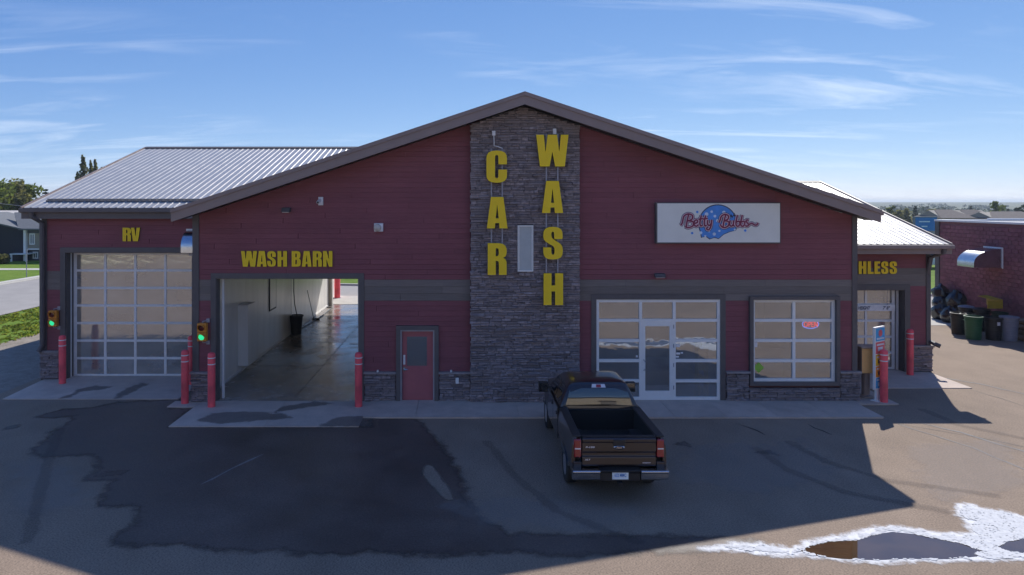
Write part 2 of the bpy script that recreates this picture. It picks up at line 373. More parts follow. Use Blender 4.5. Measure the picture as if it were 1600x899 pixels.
# ------------------------------------------------------------------ mesh helpers
class MB:
    def __init__(s):
        s.v = []; s.f = []
    def add(s, vs, fs):
        o = len(s.v)
        s.v += [tuple(p) for p in vs]
        s.f += [tuple(i + o for i in f) for f in fs]
        return s
    def box(s, x0, x1, y0, y1, z0, z1):
        return s.add([(x0, y0, z0), (x1, y0, z0), (x1, y1, z0), (x0, y1, z0), (x0, y0, z1), (x1, y0, z1), (x1, y1, z1), (x0, y1, z1)],
                     [(0, 3, 2, 1), (4, 5, 6, 7), (0, 1, 5, 4), (1, 2, 6, 5), (2, 3, 7, 6), (3, 0, 4, 7)])
    def hexa(s, a, b):     # two quads (bottom, top)
        return s.add(list(a) + list(b), [(0, 3, 2, 1), (4, 5, 6, 7), (0, 1, 5, 4), (1, 2, 6, 5), (2, 3, 7, 6), (3, 0, 4, 7)])
    def prism_xz(s, pts, y0, y1):      # polygon in xz, extruded along y
        n = len(pts)
        vs = [(p[0], y0, p[1]) for p in pts] + [(p[0], y1, p[1]) for p in pts]
        fs = [tuple(range(n)), tuple(range(2 * n - 1, n - 1, -1))]
        fs += [(i, (i + 1) % n + 0, (i + 1) % n + n, i + n) for i in range(n)]
        fs = [fs[0], fs[1]] + [(i + n, (i + 1) % n + n, (i + 1) % n, i) for i in range(n)]
        return s.add(vs, fs)
    def prism_yz(s, pts, x0, x1):
        n = len(pts)
        vs = [(x0, p[0], p[1]) for p in pts] + [(x1, p[0], p[1]) for p in pts]
        fs = [tuple(range(n)), tuple(range(2 * n - 1, n - 1, -1))] + [(i + n, (i + 1) % n + n, (i + 1) % n, i) for i in range(n)]
        return s.add(vs, fs)
    def prism_xy(s, pts, z0, z1):
        n = len(pts)
        vs = [(p[0], p[1], z0) for p in pts] + [(p[0], p[1], z1) for p in pts]
        fs = [tuple(range(n)), tuple(range(2 * n - 1, n - 1, -1))] + [(i + n, (i + 1) % n + n, (i + 1) % n, i) for i in range(n)]
        return s.add(vs, fs)
    def tube(s, pts, r, n=8, cap=True):
        pts = [Vector(p) for p in pts]
        rs = r if isinstance(r, (list, tuple)) else [r] * len(pts)
        rings = []
        up0 = None
        for i, p in enumerate(pts):
            t = (pts[min(i + 1, len(pts) - 1)] - pts[max(i - 1, 0)]).normalized()
            if up0 is None:
                a = Vector((0, 0, 1)) if abs(t.z) < 0.9 else Vector((1, 0, 0))
            else:
                a = up0
            u = (a - t * a.dot(t)).normalized(); w = t.cross(u); up0 = u
            rings.append([p + (u * math.cos(k * 2 * math.pi / n) + w * math.sin(k * 2 * math.pi / n)) * rs[i] for k in range(n)])
        vs = [q for rg in rings for q in rg]
        fs = []
        for i in range(len(pts) - 1):
            for k in range(n):
                fs.append((i * n + k, i * n + (k + 1) % n, (i + 1) * n + (k + 1) % n, (i + 1) * n + k))
        if cap:
            fs.append(tuple(range(n - 1, -1, -1)))
            fs.append(tuple((len(pts) - 1) * n + k for k in range(n)))
        return s.add(vs, fs)
    def lathe(s, prof, n=20, c=(0, 0, 0), axis='z'):     # profile of (r, h)
        vs = []
        for r, h in prof:
            for k in range(n):
                a = 2 * math.pi * k / n
                if axis == 'z':
                    vs.append((c[0] + r * math.cos(a), c[1] + r * math.sin(a), c[2] + h))
                elif axis == 'x':
                    vs.append((c[0] + h, c[1] + r * math.cos(a), c[2] + r * math.sin(a)))
                else:
                    vs.append((c[0] + r * math.cos(a), c[1] + h, c[2] + r * math.sin(a)))
        fs = []
        for i in range(len(prof) - 1):
            for k in range(n):
                q = (i * n + k, i * n + (k + 1) % n, (i + 1) * n + (k + 1) % n, (i + 1) * n + k)
                fs.append(q if axis != 'y' else q[::-1])
        if prof[0][0] > 1e-6:
            fs.append(tuple(range(n - 1, -1, -1)) if axis != 'y' else tuple(range(n)))
        if prof[-1][0] > 1e-6:
            b = (len(prof) - 1) * n
            fs.append(tuple(b + k for k in range(n)) if axis != 'y' else tuple(b + k for k in range(n - 1, -1, -1)))
        return s.add(vs, fs)
    def mesh(s, name, smooth=False, fix=True):
        me = bpy.data.meshes.new(name)
        me.from_pydata(s.v, [], s.f)
        if fix:
            bm = bmesh.new(); bm.from_mesh(me)
            bmesh.ops.recalc_face_normals(bm, faces=bm.faces)
            bm.to_mesh(me); bm.free()
        if smooth:
            for p in me.polygons:
                p.use_smooth = True
        return me

def put(o, parent=None, world=False):
    COL.objects.link(o)
    if parent is not None:
        o.parent = parent
        if world and parent.type == 'EMPTY':
            o.matrix_parent_inverse = Matrix.Translation(-parent.location)
    return o
def obj(name, mb, m, parent=None, world=False, smooth=False, bevel=0, seg=2, label=None, kind=None, auto=None, fix=True):
    me = mb.mesh(name, smooth or auto is not None, fix) if isinstance(mb, MB) else mb
    if m is not None:
        me.materials.clear() if len(me.materials) else None
        me.materials.append(m)
    o = bpy.data.objects.new(name, me)
    put(o, parent, world)
    if bevel:
        b = o.modifiers.new('bevel', 'BEVEL'); b.width = bevel; b.segments = seg; b.limit_method = 'ANGLE'; b.angle_limit = R(35)
    if auto is not None:
        try:
            me.set_sharp_from_angle(angle=R(auto))
        except Exception:
            pass
    if label: o['label'] = label
    if kind: o['kind'] = kind
    return o
def tag(o, label, cat, group=None, kind=None):
    o['label'] = label; o['category'] = cat
    if group: o['group'] = group
    if kind: o['kind'] = kind
    return o
def thing(name, label, cat, loc=(0, 0, 0), rz=0, group=None):
    o = bpy.data.objects.new(name, None)
    o.empty_display_size = 0.2
    o.location = loc; o.rotation_euler = (0, 0, rz)
    COL.objects.link(o)
    return tag(o, label, cat, group)
def struct(name, mb, m, label=None, smooth=False, bevel=0, parent=None):
    o = obj(name, mb, m, parent, smooth=smooth, bevel=bevel)
    if parent is None:
        o['kind'] = 'structure'
        if label: o['label'] = label
    return o
def kids(o):
    return [c for c in KIDS.get(o.name, [])]
def copy_tree(o, loc=None, rz=None, label=None):
    c = o.copy(); COL.objects.link(c)
    if loc is not None: c.location = loc
    if rz is not None: c.rotation_euler = (0, 0, rz)
    if label: c['label'] = label
    for ch in list(o.children):
        d = ch.copy(); COL.objects.link(d); d.parent = c
        for g in list(ch.children):
            e = g.copy(); COL.objects.link(e); e.parent = d
    return c
def P(px, py, Y):            # photo pixel at a given depth plane -> world
    d = Y + D
    return Vector(((px - CX) * d / F, Y, H - (py - CY) * d / F))
def G(px, py, z=0.0):        # photo pixel on the ground -> world
    d = F * (H - z) / (py - CY)
    return Vector(((px - CX) * d / F, d - D, z))

# ------------------------------------------------------------------ lettering
SG = [(.60, .62), (.62, .64), (.62, .76), (.61, .85), (.57, .92), (.50, .97), (.41, .993), (.31, 1), (.21, .993), (.12, .97), (.05, .92), (.01, .85), (0, .76), (0, .69), (.02, .61), (.07, .55), (.15, .50),
      (.26, .44), (.33, .395), (.36, .34), (.36, .22), (.345, .165), (.31, .145), (.275, .165), (.26, .22), (.26, .37), (0, .37), (0, .23), (.015, .14), (.06, .065), (.15, .015), (.31, 0), (.46, .015), (.56, .06), (.61, .135), (.625, .23),
      (.625, .31), (.61, .39), (.57, .46), (.49, .52), (.38, .585), (.295, .645), (.265, .70), (.26, .78), (.275, .835), (.305, .855), (.335, .835), (.35, .78), (.35, .62)]
GL = {
 'C': [[(.62, .57), (.62, .76), (.61, .85), (.56, .93), (.47, .98), (.31, 1), (.15, .98), (.06, .93), (.01, .85), (0, .76), (0, .24), (.01, .15), (.06, .07), (.15, .02), (.31, 0), (.47, .02), (.56, .07), (.61, .15), (.62, .24), (.62, .41),
        (.36, .41), (.36, .2), (.345, .155), (.31, .14), (.275, .155), (.26, .2), (.26, .8), (.275, .845), (.31, .86), (.345, .845), (.36, .8), (.36, .57)]],
 'A': [[(0, 0), (.13, 1), (.51, 1), (.64, 0), (.39, 0), (.378, .17), (.262, .17), (.25, 0)], [(.275, .32), (.32, .76), (.365, .32)]],
 'R': [[(0, 0), (0, 1), (.34, 1), (.48, .98), (.57, .92), (.61, .82), (.61, .68), (.58, .59), (.50, .535), (.57, .495), (.605, .42), (.61, .34), (.61, 0), (.36, 0), (.36, .36), (.34, .43), (.26, .445), (.26, 0)],
       [(.26, .59), (.31, .595), (.345, .62), (.355, .67), (.355, .76), (.34, .82), (.30, .84), (.26, .84)]],
 'S': [SG],
 'H': [[(0, 0), (0, 1), (.255, 1), (.255, .62), (.37, .62), (.37, 1), (.625, 1), (.625, 0), (.37, 0), (.37, .43), (.255, .43), (.255, 0)]],
 'W': [[(0, 1), (.235, 1), (.288, .46), (.355, 1), (.645, 1), (.712, .46), (.765, 1), (1, 1), (.885, 0), (.585, 0), (.5, .46), (.415, 0), (.115, 0)]],
 'B': [[(0, 0), (0, 1), (.34, 1), (.48, .98), (.56, .93), (.60, .84), (.60, .68), (.57, .58), (.50, .53), (.58, .48), (.615, .40), (.615, .18), (.59, .08), (.51, .02), (.36, 0)],
       [(.26, .60), (.31, .605), (.345, .63), (.345, .80), (.32, .84), (.26, .845)], [(.26, .155), (.31, .16), (.355, .20), (.355, .40), (.33, .44), (.26, .445)]],
 'N': [[(0, 0), (0, 1), (.24, 1), (.385, .48), (.385, 1), (.62, 1), (.62, 0), (.385, 0), (.235, .46), (.235, 0)]],
 'V': [[(0, 1), (.25, 1), (.325, .35), (.40, 1), (.65, 1), (.50, 0), (.15, 0)]],
 'L': [[(0, 0), (0, 1), (.26, 1), (.26, .17), (.48, .17), (.48, 0)]],
 'E': [[(0, 0), (0, 1), (.46, 1), (.46, .82), (.26, .82), (.26, .61), (.44, .61), (.44, .44), (.26, .44), (.26, .18), (.48, .18), (.48, 0)]],
 'T': [[(.13, 0), (.13, .81), (0, .81), (0, 1), (.52, 1), (.52, .81), (.39, .81), (.39, 0)]],
 'U': [[(0, 1), (0, .24), (.01, .15), (.06, .06), (.15, .015), (.31, 0), (.47, .015), (.56, .06), (.61, .15), (.62, .24), (.62, 1), (.36, 1), (.36, .2), (.345, .155), (.31, .14), (.275, .155), (.26, .2), (.26, 1)]],
 'O': [[(.62, .24), (.62, .76), (.61, .85), (.56, .93), (.47, .98), (.31, 1), (.15, .98), (.06, .93), (.01, .85), (0, .76), (0, .24), (.01, .15), (.06, .07), (.15, .02), (.31, 0), (.47, .02), (.56, .07), (.61, .15)],
       [(.36, .2), (.345, .155), (.31, .14), (.275, .155), (.26, .2), (.26, .8), (.275, .845), (.31, .86), (.345, .845), (.36, .8)]],
}
_gl = {}
def glyph(ch, w, h, depth):
    key = (ch, round(w, 3), round(h, 3), depth)
    if key in _gl: return _gl[key]
    cv = bpy.data.curves.new('glyph', 'CURVE')
    cv.dimensions = '2D'; cv.fill_mode = 'BOTH'; cv.extrude = depth / 2
    wmax = max(p[0] for p in GL[ch][0])
    for loop in GL[ch]:
        sp = cv.splines.new('POLY')
        sp.points.add(len(loop) - 1)
        for i, (x, y) in enumerate(loop):
            sp.points[i].co = (x / wmax * w, y * h, 0, 1)
        sp.use_cyclic_u = True
    o = bpy.data.objects.new('glyph', cv)
    me = bpy.data.meshes.new_from_object(o)
    bpy.data.objects.remove(o); bpy.data.curves.remove(cv)
    me.transform(Matrix.Rotation(R(90), 4, 'X'))     # stands in xz, faces -y
    me.name = 'letter'
    me.materials.clear()
    me.materials.append(M['yellow']); me.materials.append(M['letter_edge'])
    for p in me.polygons:
        p.material_index = 0 if abs(p.normal.y) > 0.9 else 1
    _gl[key] = me
    return me
def letter(ch, x, y, z, w, h, depth, parent):
    o = bpy.data.objects.new('letter', glyph(ch, w, h, depth))
    o.location = (x, y, z)
    put(o, parent, True)
    return o
def text_mesh(body, w, h, depth, shear=0.0, offset=0.0, space=1.0, keep=False):
    cv = bpy.data.curves.new('lettering', 'FONT')
    cv.body = body; cv.size = 1; cv.shear = shear; cv.space_character = space; cv.offset = offset
    cv.fill_mode = 'FRONT' if depth == 0 else 'BOTH'; cv.extrude = 0.01 if depth else 0
    cv.resolution_u = 3
    o = bpy.data.objects.new('lettering', cv)
    me = bpy.data.meshes.new_from_object(o)
    bpy.data.objects.remove(o); bpy.data.curves.remove(cv)
    xs = [v.co.x for v in me.vertices]; ys = [v.co.y for v in me.vertices]
    x0, x1, y0, y1 = min(xs), max(xs), min(ys), max(ys)
    if keep:
        x0, x1, y0, y1 = keep
    for v in me.vertices:
        v.co = ((v.co.x - (x0 + x1) / 2) / (x1 - x0) * w, -(v.co.z) / 0.01 * depth / 2 if depth else 0, (v.co.y - (y0 + y1) / 2) / (y1 - y0) * h)
    me['ext'] = (x0, x1, y0, y1)
    me.materials.clear()
    return me
# MARK-A
# ------------------------------------------------------------------ ground, roads, lawns
def ground_h(x, y):
    def ss(a, b, t):
        t = max(0, min(1, (t - a) / (b - a))); return t * t * (3 - 2 * t)
    r = math.hypot(x, y + D)
    h = -7.0 * ss(75, 190, r) * (0.35 + 0.65 * ss(-60, 10, x))
    h += 12.6 * ss(1100, 3600, r)
    return h - 0.03
gm = MB()
radii = [0, 4, 8, 14, 20, 27, 35, 45, 56, 68, 82, 100, 120, 145, 175, 210, 260, 330, 430, 560, 730, 950, 1250, 1700, 2300, 3100, 4200, 5600, 8000]
NA = 96
for i, r in enumerate(radii):
    for k in range(NA):
        a = 2 * math.pi * k / NA
        x, y = r * math.sin(a), -D + r * math.cos(a)
        gm.v.append((x, y, ground_h(x, y)))
for i in range(len(radii) - 1):
    for k in range(NA):
        gm.f.append((i * NA + k, (i + 1) * NA + k, (i + 1) * NA + (k + 1) % NA, i * NA + (k + 1) % NA))
struct('ground', gm, M['field'], smooth=True)

def sheet(name, pts, z, m, kind='structure', th=None):
    mb = MB()
    if th: mb.prism_xy(pts, z - th, z)
    else: mb.add([(p[0], p[1], z) for p in pts], [tuple(range(len(pts)))])
    o = obj(name, mb, m)
    for p in o.data.polygons:
        pass
    if o.data.polygons[0].normal.z < 0 and not th:
        o.data.flip_normals()
    if kind: o['kind'] = kind
    return o
sheet('parking_lot', [(-40, -75), (75, -75), (75, 12.5), (-8.0, 24.5), (-8.0, 19.0), (-15.2, 19.0), (-15.2, 0.24), (-40, 0.24)], 0.0, M['asphalt'])
sheet('gravel_shoulder', [(-21.2, 0.24), (-15.2, 0.24), (-15.2, 34), (-19.6, 34), (-20.4, 12)], -0.004, M['gravel'])
sheet('verge', [(-26.2, 0.24), (-21.2, 0.24), (-20.4, 12), (-19.6, 34), (-25.0, 34)], -0.008, M['lawn'])
road = [(-37, 0.24), (-26.2, 0.24), (-25.0, 34.2), (-34.4, 35.4)]
sheet('side_street', [(-37.4, 0.24), (-26.2, 0.24), (-24.6, 60), (-33.2, 60)], -0.004, M['street'])
def sy(x): return 29.8 - .147 * (x + 7)
sheet('back_street', [(-25.2, sy(-25.2) - 5.6), (90, sy(90) - 5.6), (90, sy(90)), (-25.2, sy(-25.2))], -0.006, M['street'])
k = MB().prism_xy([(-37.7, 0.3), (-37.4, 0.3), (-33.2, 60), (-33.5, 60)], -0.02, 0.13)
struct('kerb', k, M['kerb'])
k = MB().prism_xy([(-24.8, sy(-24.8)), (90, sy(90)), (90, sy(90) + .25), (-24.8, sy(-24.8) + .25)], -0.02, 0.13)
struct('kerb', k, M['kerb'])
sheet('lawn', [(-95, -10), (-37.7, 0.3), (-33.5, 60), (-33.5, 95), (-95, 95)], 0.02, M['lawn'])
sheet('lawn', [(-24.8, sy(-24.8) + .25), (90, sy(90) + .25), (90, 62), (-24.4, 62)], 0.012, M['lawn'])
# pavement beyond the left lawn, in front of the houses
struct('footpath', MB().prism_xy([(-36.4, 30), (-35.0, 30), (-33.9, 70), (-35.0, 70)], 0.0, 0.045), M['kerb'])
struct('footpath', MB().prism_xy([(-75, 41.6), (-36.0, 41.6), (-36.0, 43.0), (-75, 43.0)], 0.0, 0.046), M['kerb'])

# concrete aprons, walkway in slabs
def slabs(name, x0, x1, y0, y1, nx, ny, z, m, gap=0.012):
    base = struct(name, MB().box(x0 + .02, x1 - .02, y0 + .02, y1 - .02, -0.05, z - 0.02), M['concrete'])
    for i in range(nx):
        for j in range(ny):
            a, b = x0 + (x1 - x0) * i / nx, x0 + (x1 - x0) * (i + 1) / nx
            c, d = y0 + (y1 - y0) * j / ny, y0 + (y1 - y0) * (j + 1) / ny
            obj('paving_slab', MB().box(a + gap / 2, b - gap / 2, c + gap / 2, d - gap / 2, z - 0.03, z), m, base)
    return base
slabs('walkway', -3.0, 12.0, -1.72, 0.0, 10, 1, 0.055, M['concrete'])
slabs('bay_apron', -8.28, -3.0, -2.46, 0.0, 2, 1, 0.03, M['concrete'])
slabs('bay_apron', -9.12, -8.29, -0.62, 0.0, 1, 1, 0.026, M['concrete'])
slabs('sign_pad', 12.0, 13.25, -0.4, 1.5, 1, 1, 0.05, M['concrete'])
b = struct('door_apron', MB().prism_xy([(-14.68, 0.24), (-9.13, 0.24), (-9.13, 3.2), (-14.9, 3.2)], -0.05, 0.0), M['concrete'])
for i in range(3):
    x0, x1 = -14.68 + i * 1.85, -14.68 + (i + 1) * 1.85
    obj('paving_slab', MB().prism_xy([(x0 + .006, 0.24), (x1 - .006, 0.24), (x1 - .006, 3.2), (x0 + .006 - (.22 if i == 0 else 0), 3.2)], -0.01, 0.024), M['concrete'], b)
b = struct('door_apron', MB().prism_xy([(12.2, 1.52), (16.85, 1.52), (16.85, 4.1), (12.2, 4.1)], -0.05, 0.0), M['concrete'])
for i in range(2):
    x0, x1 = 12.2 + i * 2.35, 12.2 + (i + 1) * 2.35
    obj('paving_slab', MB().prism_xy([(x0 + .006, 1.52), (x1 - .006 , 1.52), (x1 - .006, 4.1), (x0 + .006, 4.1)], -0.01, 0.024), M['concrete_old' if i == 9 else 'concrete'], b)
struct('rear_apron', MB().prism_xy([(-8.75, 20.52), (17, 20.52), (17, sy(17) - 5.62), (-8.75, sy(-8.75) - 5.62)], -0.03, 0.02), M['concrete_old'])
struct('side_lane', MB().prism_xy([(17.6, 14.0), (25.3, 13.2), (25.9, 16.9), (40, 16.9), (40, sy(40) - 5.62), (17.6, sy(17.6) - 5.62)], -0.03, 0.012), M['concrete_old'])

def jag(pts, step=0.25, amp=0.07, seed=1):
    out = []
    rr = random.Random(seed)
    n = len(pts)
    for i in range(n):
        a, b = pts[i], pts[(i + 1) % n]
        L = (b - a).length
        m_ = max(1, int(L / step))
        for q in range(m_):
            t = q / m_
            p = a.lerp(b, t)
            if 0 < q:
                p = p + Vector((rr.uniform(-amp, amp), rr.uniform(-amp, amp), 0))
            out.append(p)
    return out
def inside(p, poly):
    c = False
    j = len(poly) - 1
    for i in range(len(poly)):
        a, b = poly[i], poly[j]
        if (a.y > p.y) != (b.y > p.y) and p.x < (b.x - a.x) * (p.y - a.y) / (b.y - a.y) + a.x:
            c = not c
        j = i
    return c
def edge_d(p, poly, far=9):
    best = far * far
    px_, py_ = p.x, p.y
    for i in range(len(poly)):
        a, b = poly[i], poly[i - 1]
        if min(a.x, b.x) - far > px_ or max(a.x, b.x) + far < px_ or min(a.y, b.y) - far > py_ or max(a.y, b.y) + far < py_: continue
        dx_, dy_ = b.x - a.x, b.y - a.y
        t = max(0, min(1, ((px_ - a.x) * dx_ + (py_ - a.y) * dy_) / max(dx_ * dx_ + dy_ * dy_, 1e-9)))
        d2 = (a.x + dx_ * t - px_) ** 2 + (a.y + dy_ * t - py_) ** 2
        if d2 < best: best = d2
    return math.sqrt(best)
def soft_sheet(name, pts, z, m, fade=.2, step=.1, hard=None):
    x0, y0 = min(p.x for p in pts), min(p.y for p in pts)
    nx, ny = int((max(p.x for p in pts) - x0) / step) + 2, int((max(p.y for p in pts) - y0) / step) + 2
    val = {}
    def V(i, j):
        if (i, j) not in val:
            p = Vector((x0 + i * step, y0 + j * step, 0))
            ins = inside(p, pts)
            d = edge_d(p, pts, fade) if True else 9
            f_ = .5 + .5 * min(1, d / fade) if ins else .5 - .5 * min(1, d / fade)
            val[(i, j)] = [f_, None]
        return val[(i, j)]
    mb = MB(); fv_ = []
    for i in range(-3, nx + 2):
        for j in range(-3, ny + 2):
            q = [(i, j), (i + 1, j), (i + 1, j + 1), (i, j + 1)]
            if hard and y0 + (j + 1) * step > hard: continue
            if max(V(*k)[0] for k in q) <= 0.02: continue
            ids = []
            for k in q:
                r_ = V(*k)
                if r_[1] is None:
                    r_[1] = len(mb.v); mb.v.append((x0 + k[0] * step, y0 + k[1] * step, z)); fv_.append(r_[0])
                ids.append(r_[1])
            mb.f.append(tuple(ids))
    o = obj(name, mb, m, fix=False)
    at = o.data.attributes.new('fade', 'FLOAT', 'POINT')
    at.data.foreach_set('value', fv_)
    o['kind'] = 'structure'
    return o
def stain(name, px, z, m, amp=0.05, step=0.3, seed=1, fade=.14, grid=.06):
    return soft_sheet(name, jag([G(x, y) for x, y in px], step, amp, seed), z, m, fade, grid)
WET = [(280, 625.5), (225, 628), (180, 630), (148, 637.5), (100, 641), (60, 651), (75, 652.5), (122, 649), (110, 660), (85, 675), (65, 695), (53, 707.6), (67.6, 714), (107.6, 711), (147.7, 710), (155, 714),
       (152.7, 735), (136, 749), (185, 751), (170, 760), (160, 788), (213, 791.5), (225, 800), (220, 812), (217, 822), (177, 844), (195, 850), (250, 849), (295, 849), (337, 856), (400, 859), (509, 862.5), (619, 862), (690, 865),
       (806, 860), (900, 867), (950, 863), (1000, 860), (1034, 862), (1090, 858.7), (1131, 855.6), (1178, 846), (1131, 843), (1090, 843), (1028, 840), (962, 838), (878, 838), (853, 839), (822, 835), (795, 837.5), (781, 827.5),
       (759, 818), (740.6, 802.5), (725, 784), (719, 759), (709, 730.6), (690.6, 702.5), (675, 684), (659, 668), (650, 655.5), (583, 655.5), (583, 668.5), (264, 668.5), (293, 640), (262, 640), (281, 626)]
stain('wet_patch', WET, 0.005, M['wet_f'], 0.05, 0.22, 3, .32, .10)
stain('dry_patch', [(665.6, 727.5), (675, 729), (688, 746), (700, 765), (709, 782), (700, 782), (690, 775), (681, 765), (670, 753), (662.5, 743)], 0.009, M['dry_f'], 0.02, 0.2, 4, .10, .05)
for i, px in enumerate([[(310, 660), (345, 664), (410, 658), (455, 655), (440, 648), (380, 645), (330, 648)], [(500, 668), (583, 668), (583, 656), (560, 652), (525, 655)], [(560, 668), (583, 668), (583, 650), (570, 643), (556, 650)][:0],
                        [(430, 646), (470, 640), (520, 632), (490, 630), (440, 638)]]):
    if px: stain('damp_patch', px, 0.034, M['damp_f'], 0.04, 0.15, 11 + i)
for i, px in enumerate([[(94, 624), (110, 622), (125, 613), (160, 610), (172, 606), (150, 604), (125, 609), (110, 618)], [(180, 624), (200, 618), (215, 608), (232, 602), (222, 600), (198, 608), (186, 616)]]):
    stain('damp_patch', [(x, y) for x, y in px], 0.028, M['damp_f'], 0.05, 0.15, 21 + i)
for i, px in enumerate([[(8, 672), (28, 668), (27, 664), (10, 668)], [(150, 745), (190, 742), (200, 736), (165, 738)], [(1055, 695), (1078, 698), (1070, 691)], [(1180, 708), (1215, 712), (1200, 704)], [(245, 655), (262, 652), (290, 655), (265, 660)][:0]]):
    if px: stain('oil_stain', px, 0.006, M['oil_f'], 0.04, 0.15, 31 + i)
def strip(name, px, w, z, m, seed=5):
    pts = [G(x, y) for x, y in px]
    rr = random.Random(seed)
    fine = []
    for a, b in zip(pts[:-1], pts[1:]):
        nn = max(2, int((b - a).length / 0.3))
        for q in range(nn):
            fine.append(a.lerp(b, q / nn) + Vector((rr.uniform(-.03, .03), rr.uniform(-.03, .03), 0)))
    fine.append(pts[-1])
    mb = MB()
    for i, p in enumerate(fine):
        t = (fine[min(i + 1, len(fine) - 1)] - fine[max(i - 1, 0)]).normalized()
        nrm = Vector((-t.y, t.x, 0)) * w * rr.uniform(.5, 1.1) * (0.3 if i in (0, len(fine) - 1) else 1)
        mb.v += [(p.x + nrm.x, p.y + nrm.y, z), (p.x - nrm.x, p.y - nrm.y, z)]
    for i in range(len(fine) - 1):
        mb.f.append((2 * i, 2 * i + 1, 2 * i + 3, 2 * i + 2))
    o = struct(name, mb, m)
    if o.data.polygons[0].normal.z < 0: o.data.flip_normals()
    return o
strip('pavement_crack', [(1150, 662), (1180, 672), (1195, 680)], 0.03, 0.007, M['crack'], 1)
strip('pavement_crack', [(1262, 664), (1285, 674), (1300, 680)], 0.03, 0.007, M['crack'], 2)
strip('pavement_crack', [(1400, 662), (1490, 677), (1560, 690), (1640, 708)], 0.012, 0.0075, M['crack'], 3)
strip('pavement_crack', [(1520, 610), (1560, 622), (1640, 648)], 0.012, 0.0075, M['crack'], 8)
strip('tyre_scuff', [(1440, 661), (1500, 676), (1620, 712)], 0.05, 0.0055, M['scuff'], 4)
strip('tyre_scuff', [(1400, 662), (1520, 700), (1660, 760)], 0.035, 0.0055, M['scuff'], 6)
strip('tyre_scuff', [(315, 757), (345, 742), (412, 710)], 0.03, 0.0095, M['scuff'], 7)
strip('tyre_scuff', [(1470, 590), (1530, 600), (1640, 625)], 0.05, 0.0055, M['scuff'], 9)

for i, px in enumerate([[(700, 790), (860, 780), (1000, 800), (900, 825), (760, 818)], [(1080, 700), (1250, 690), (1300, 740), (1180, 770), (1060, 750)],
                        [(30, 720), (110, 735), (120, 790), (40, 800)], [(1420, 700), (1560, 690), (1590, 760), (1470, 780)]]):
    stain('pale_bloom', px, 0.0105, M['salt'], .1, .4, 41 + i, .5, .15)
def track(pts, w, seed):
    c = [G(*q) for q in pts]
    L, Rr = [], []
    for i, p in enumerate(c):
        t = (c[min(i + 1, len(c) - 1)] - c[max(i - 1, 0)]).normalized()
        n_ = Vector((-t.y, t.x, 0)) * w
        L.append(p + n_); Rr.append(p - n_)
    soft_sheet('tyre_mark', jag(L + Rr[::-1], .5, .02, seed), 0.0115 + seed * .0002, M['track'], .10, .06)
M['track'] = faded(mat('tyre_dust', (0.14, 0.11, 0.09), 0.85), 'tyre_dust_fading', 2.0, 1.4, 0.22)
for i, (pts, w) in enumerate([([(1180, 700), (1230, 735), (1320, 770), (1480, 800)], .10), ([(1230, 690), (1290, 722), (1390, 752), (1560, 776)], .10), ([(760, 690), (800, 740), (870, 800), (1000, 850)], .09),
                              ([(1440, 640), (1500, 665), (1620, 690)], .12), ([(40, 850), (60, 780), (75, 720), (95, 670)], .10)]):
    track(pts, w, i + 1)
# soap foam and the puddle in it
FOAM = [(1095, 858.6), (1147, 850.6), (1190, 851), (1234, 858), (1253, 856), (1259, 849), (1287, 842), (1325, 836.6), (1369, 824.7), (1406, 824), (1444, 830), (1484, 835), (1519, 833.4), (1514, 820), (1506, 810), (1497, 804), (1500, 790),
        (1519, 789), (1531, 796), (1562, 799), (1600, 808), (1660, 822), (1700, 850), (1660, 874), (1600, 874), (1531, 875.6), (1470, 877), (1412, 876), (1369, 880), (1337, 877), (1300, 873), (1275, 870), (1250, 868), (1203, 868), (1162, 861)]
POOL = [(1256, 861.5), (1275, 852), (1300, 847.5), (1340.6, 846), (1362, 838), (1394, 833), (1428, 836.6), (1475, 845.5), (1506, 852), (1528, 861.6), (1520, 870), (1475, 874), (1412, 873.5), (1370, 875.5), (1319, 873.5), (1281, 869)]
POOL2 = [(1560, 856), (1575, 848), (1600, 843), (1650, 846), (1670, 858), (1600, 864.7), (1575, 862)]
fp = [G(*q) for q in FOAM]; pp = [G(*q) for q in POOL]; pp2 = [G(*q) for q in POOL2]
st = 0.022
xs0, ys0 = min(p.x for p in fp), min(p.y for p in fp)
nx, ny = int((max(p.x for p in fp) - xs0) / st) + 1, int((max(p.y for p in fp) - ys0) / st) + 1
fm = MB(); idx = {}
def fv(i, j):
    if (i, j) not in idx:
        p = Vector((xs0 + i * st + rnd.uniform(-.007, .007), ys0 + j * st + rnd.uniform(-.007, .007), 0))
        h = 0.5 + 0.5 * mnoise.noise(p * 9) + 0.4 * mnoise.noise(p * 27)
        idx[(i, j)] = len(fm.v)
        fm.v.append((p.x, p.y, 0.011 + 0.010 * max(0, h)))
    return idx[(i, j)]
for i in range(nx):
    for j in range(ny):
        c = Vector((xs0 + (i + .5) * st, ys0 + (j + .5) * st, 0))
        if not inside(c, fp) or inside(c, pp) or inside(c, pp2): continue
        e = min(edge_d(c, fp, .3), edge_d(c, pp, .3) + .06, edge_d(c, pp2, .3) + .06, .3)
        n_ = .5 + .9 * mnoise.noise(c * 4.5) + .55 * mnoise.noise(c * 15)
        if rnd.random() < .10 and mnoise.noise(c * 8) > -.1: continue
        if n_ > e * 5.5 + (-.15 if c.x < 4.6 else .12): continue
        fm.f.append((fv(i, j), fv(i + 1, j), fv(i + 1, j + 1), fv(i, j + 1)))
o = obj('soap_foam', fm, M['foam'], smooth=True, fix=False); o['kind'] = 'stuff'; o['label'] = 'white soap foam spread round the puddle on the asphalt'
soft_sheet('soap_film', fp, 0.0085, M['film'], .20, .05)
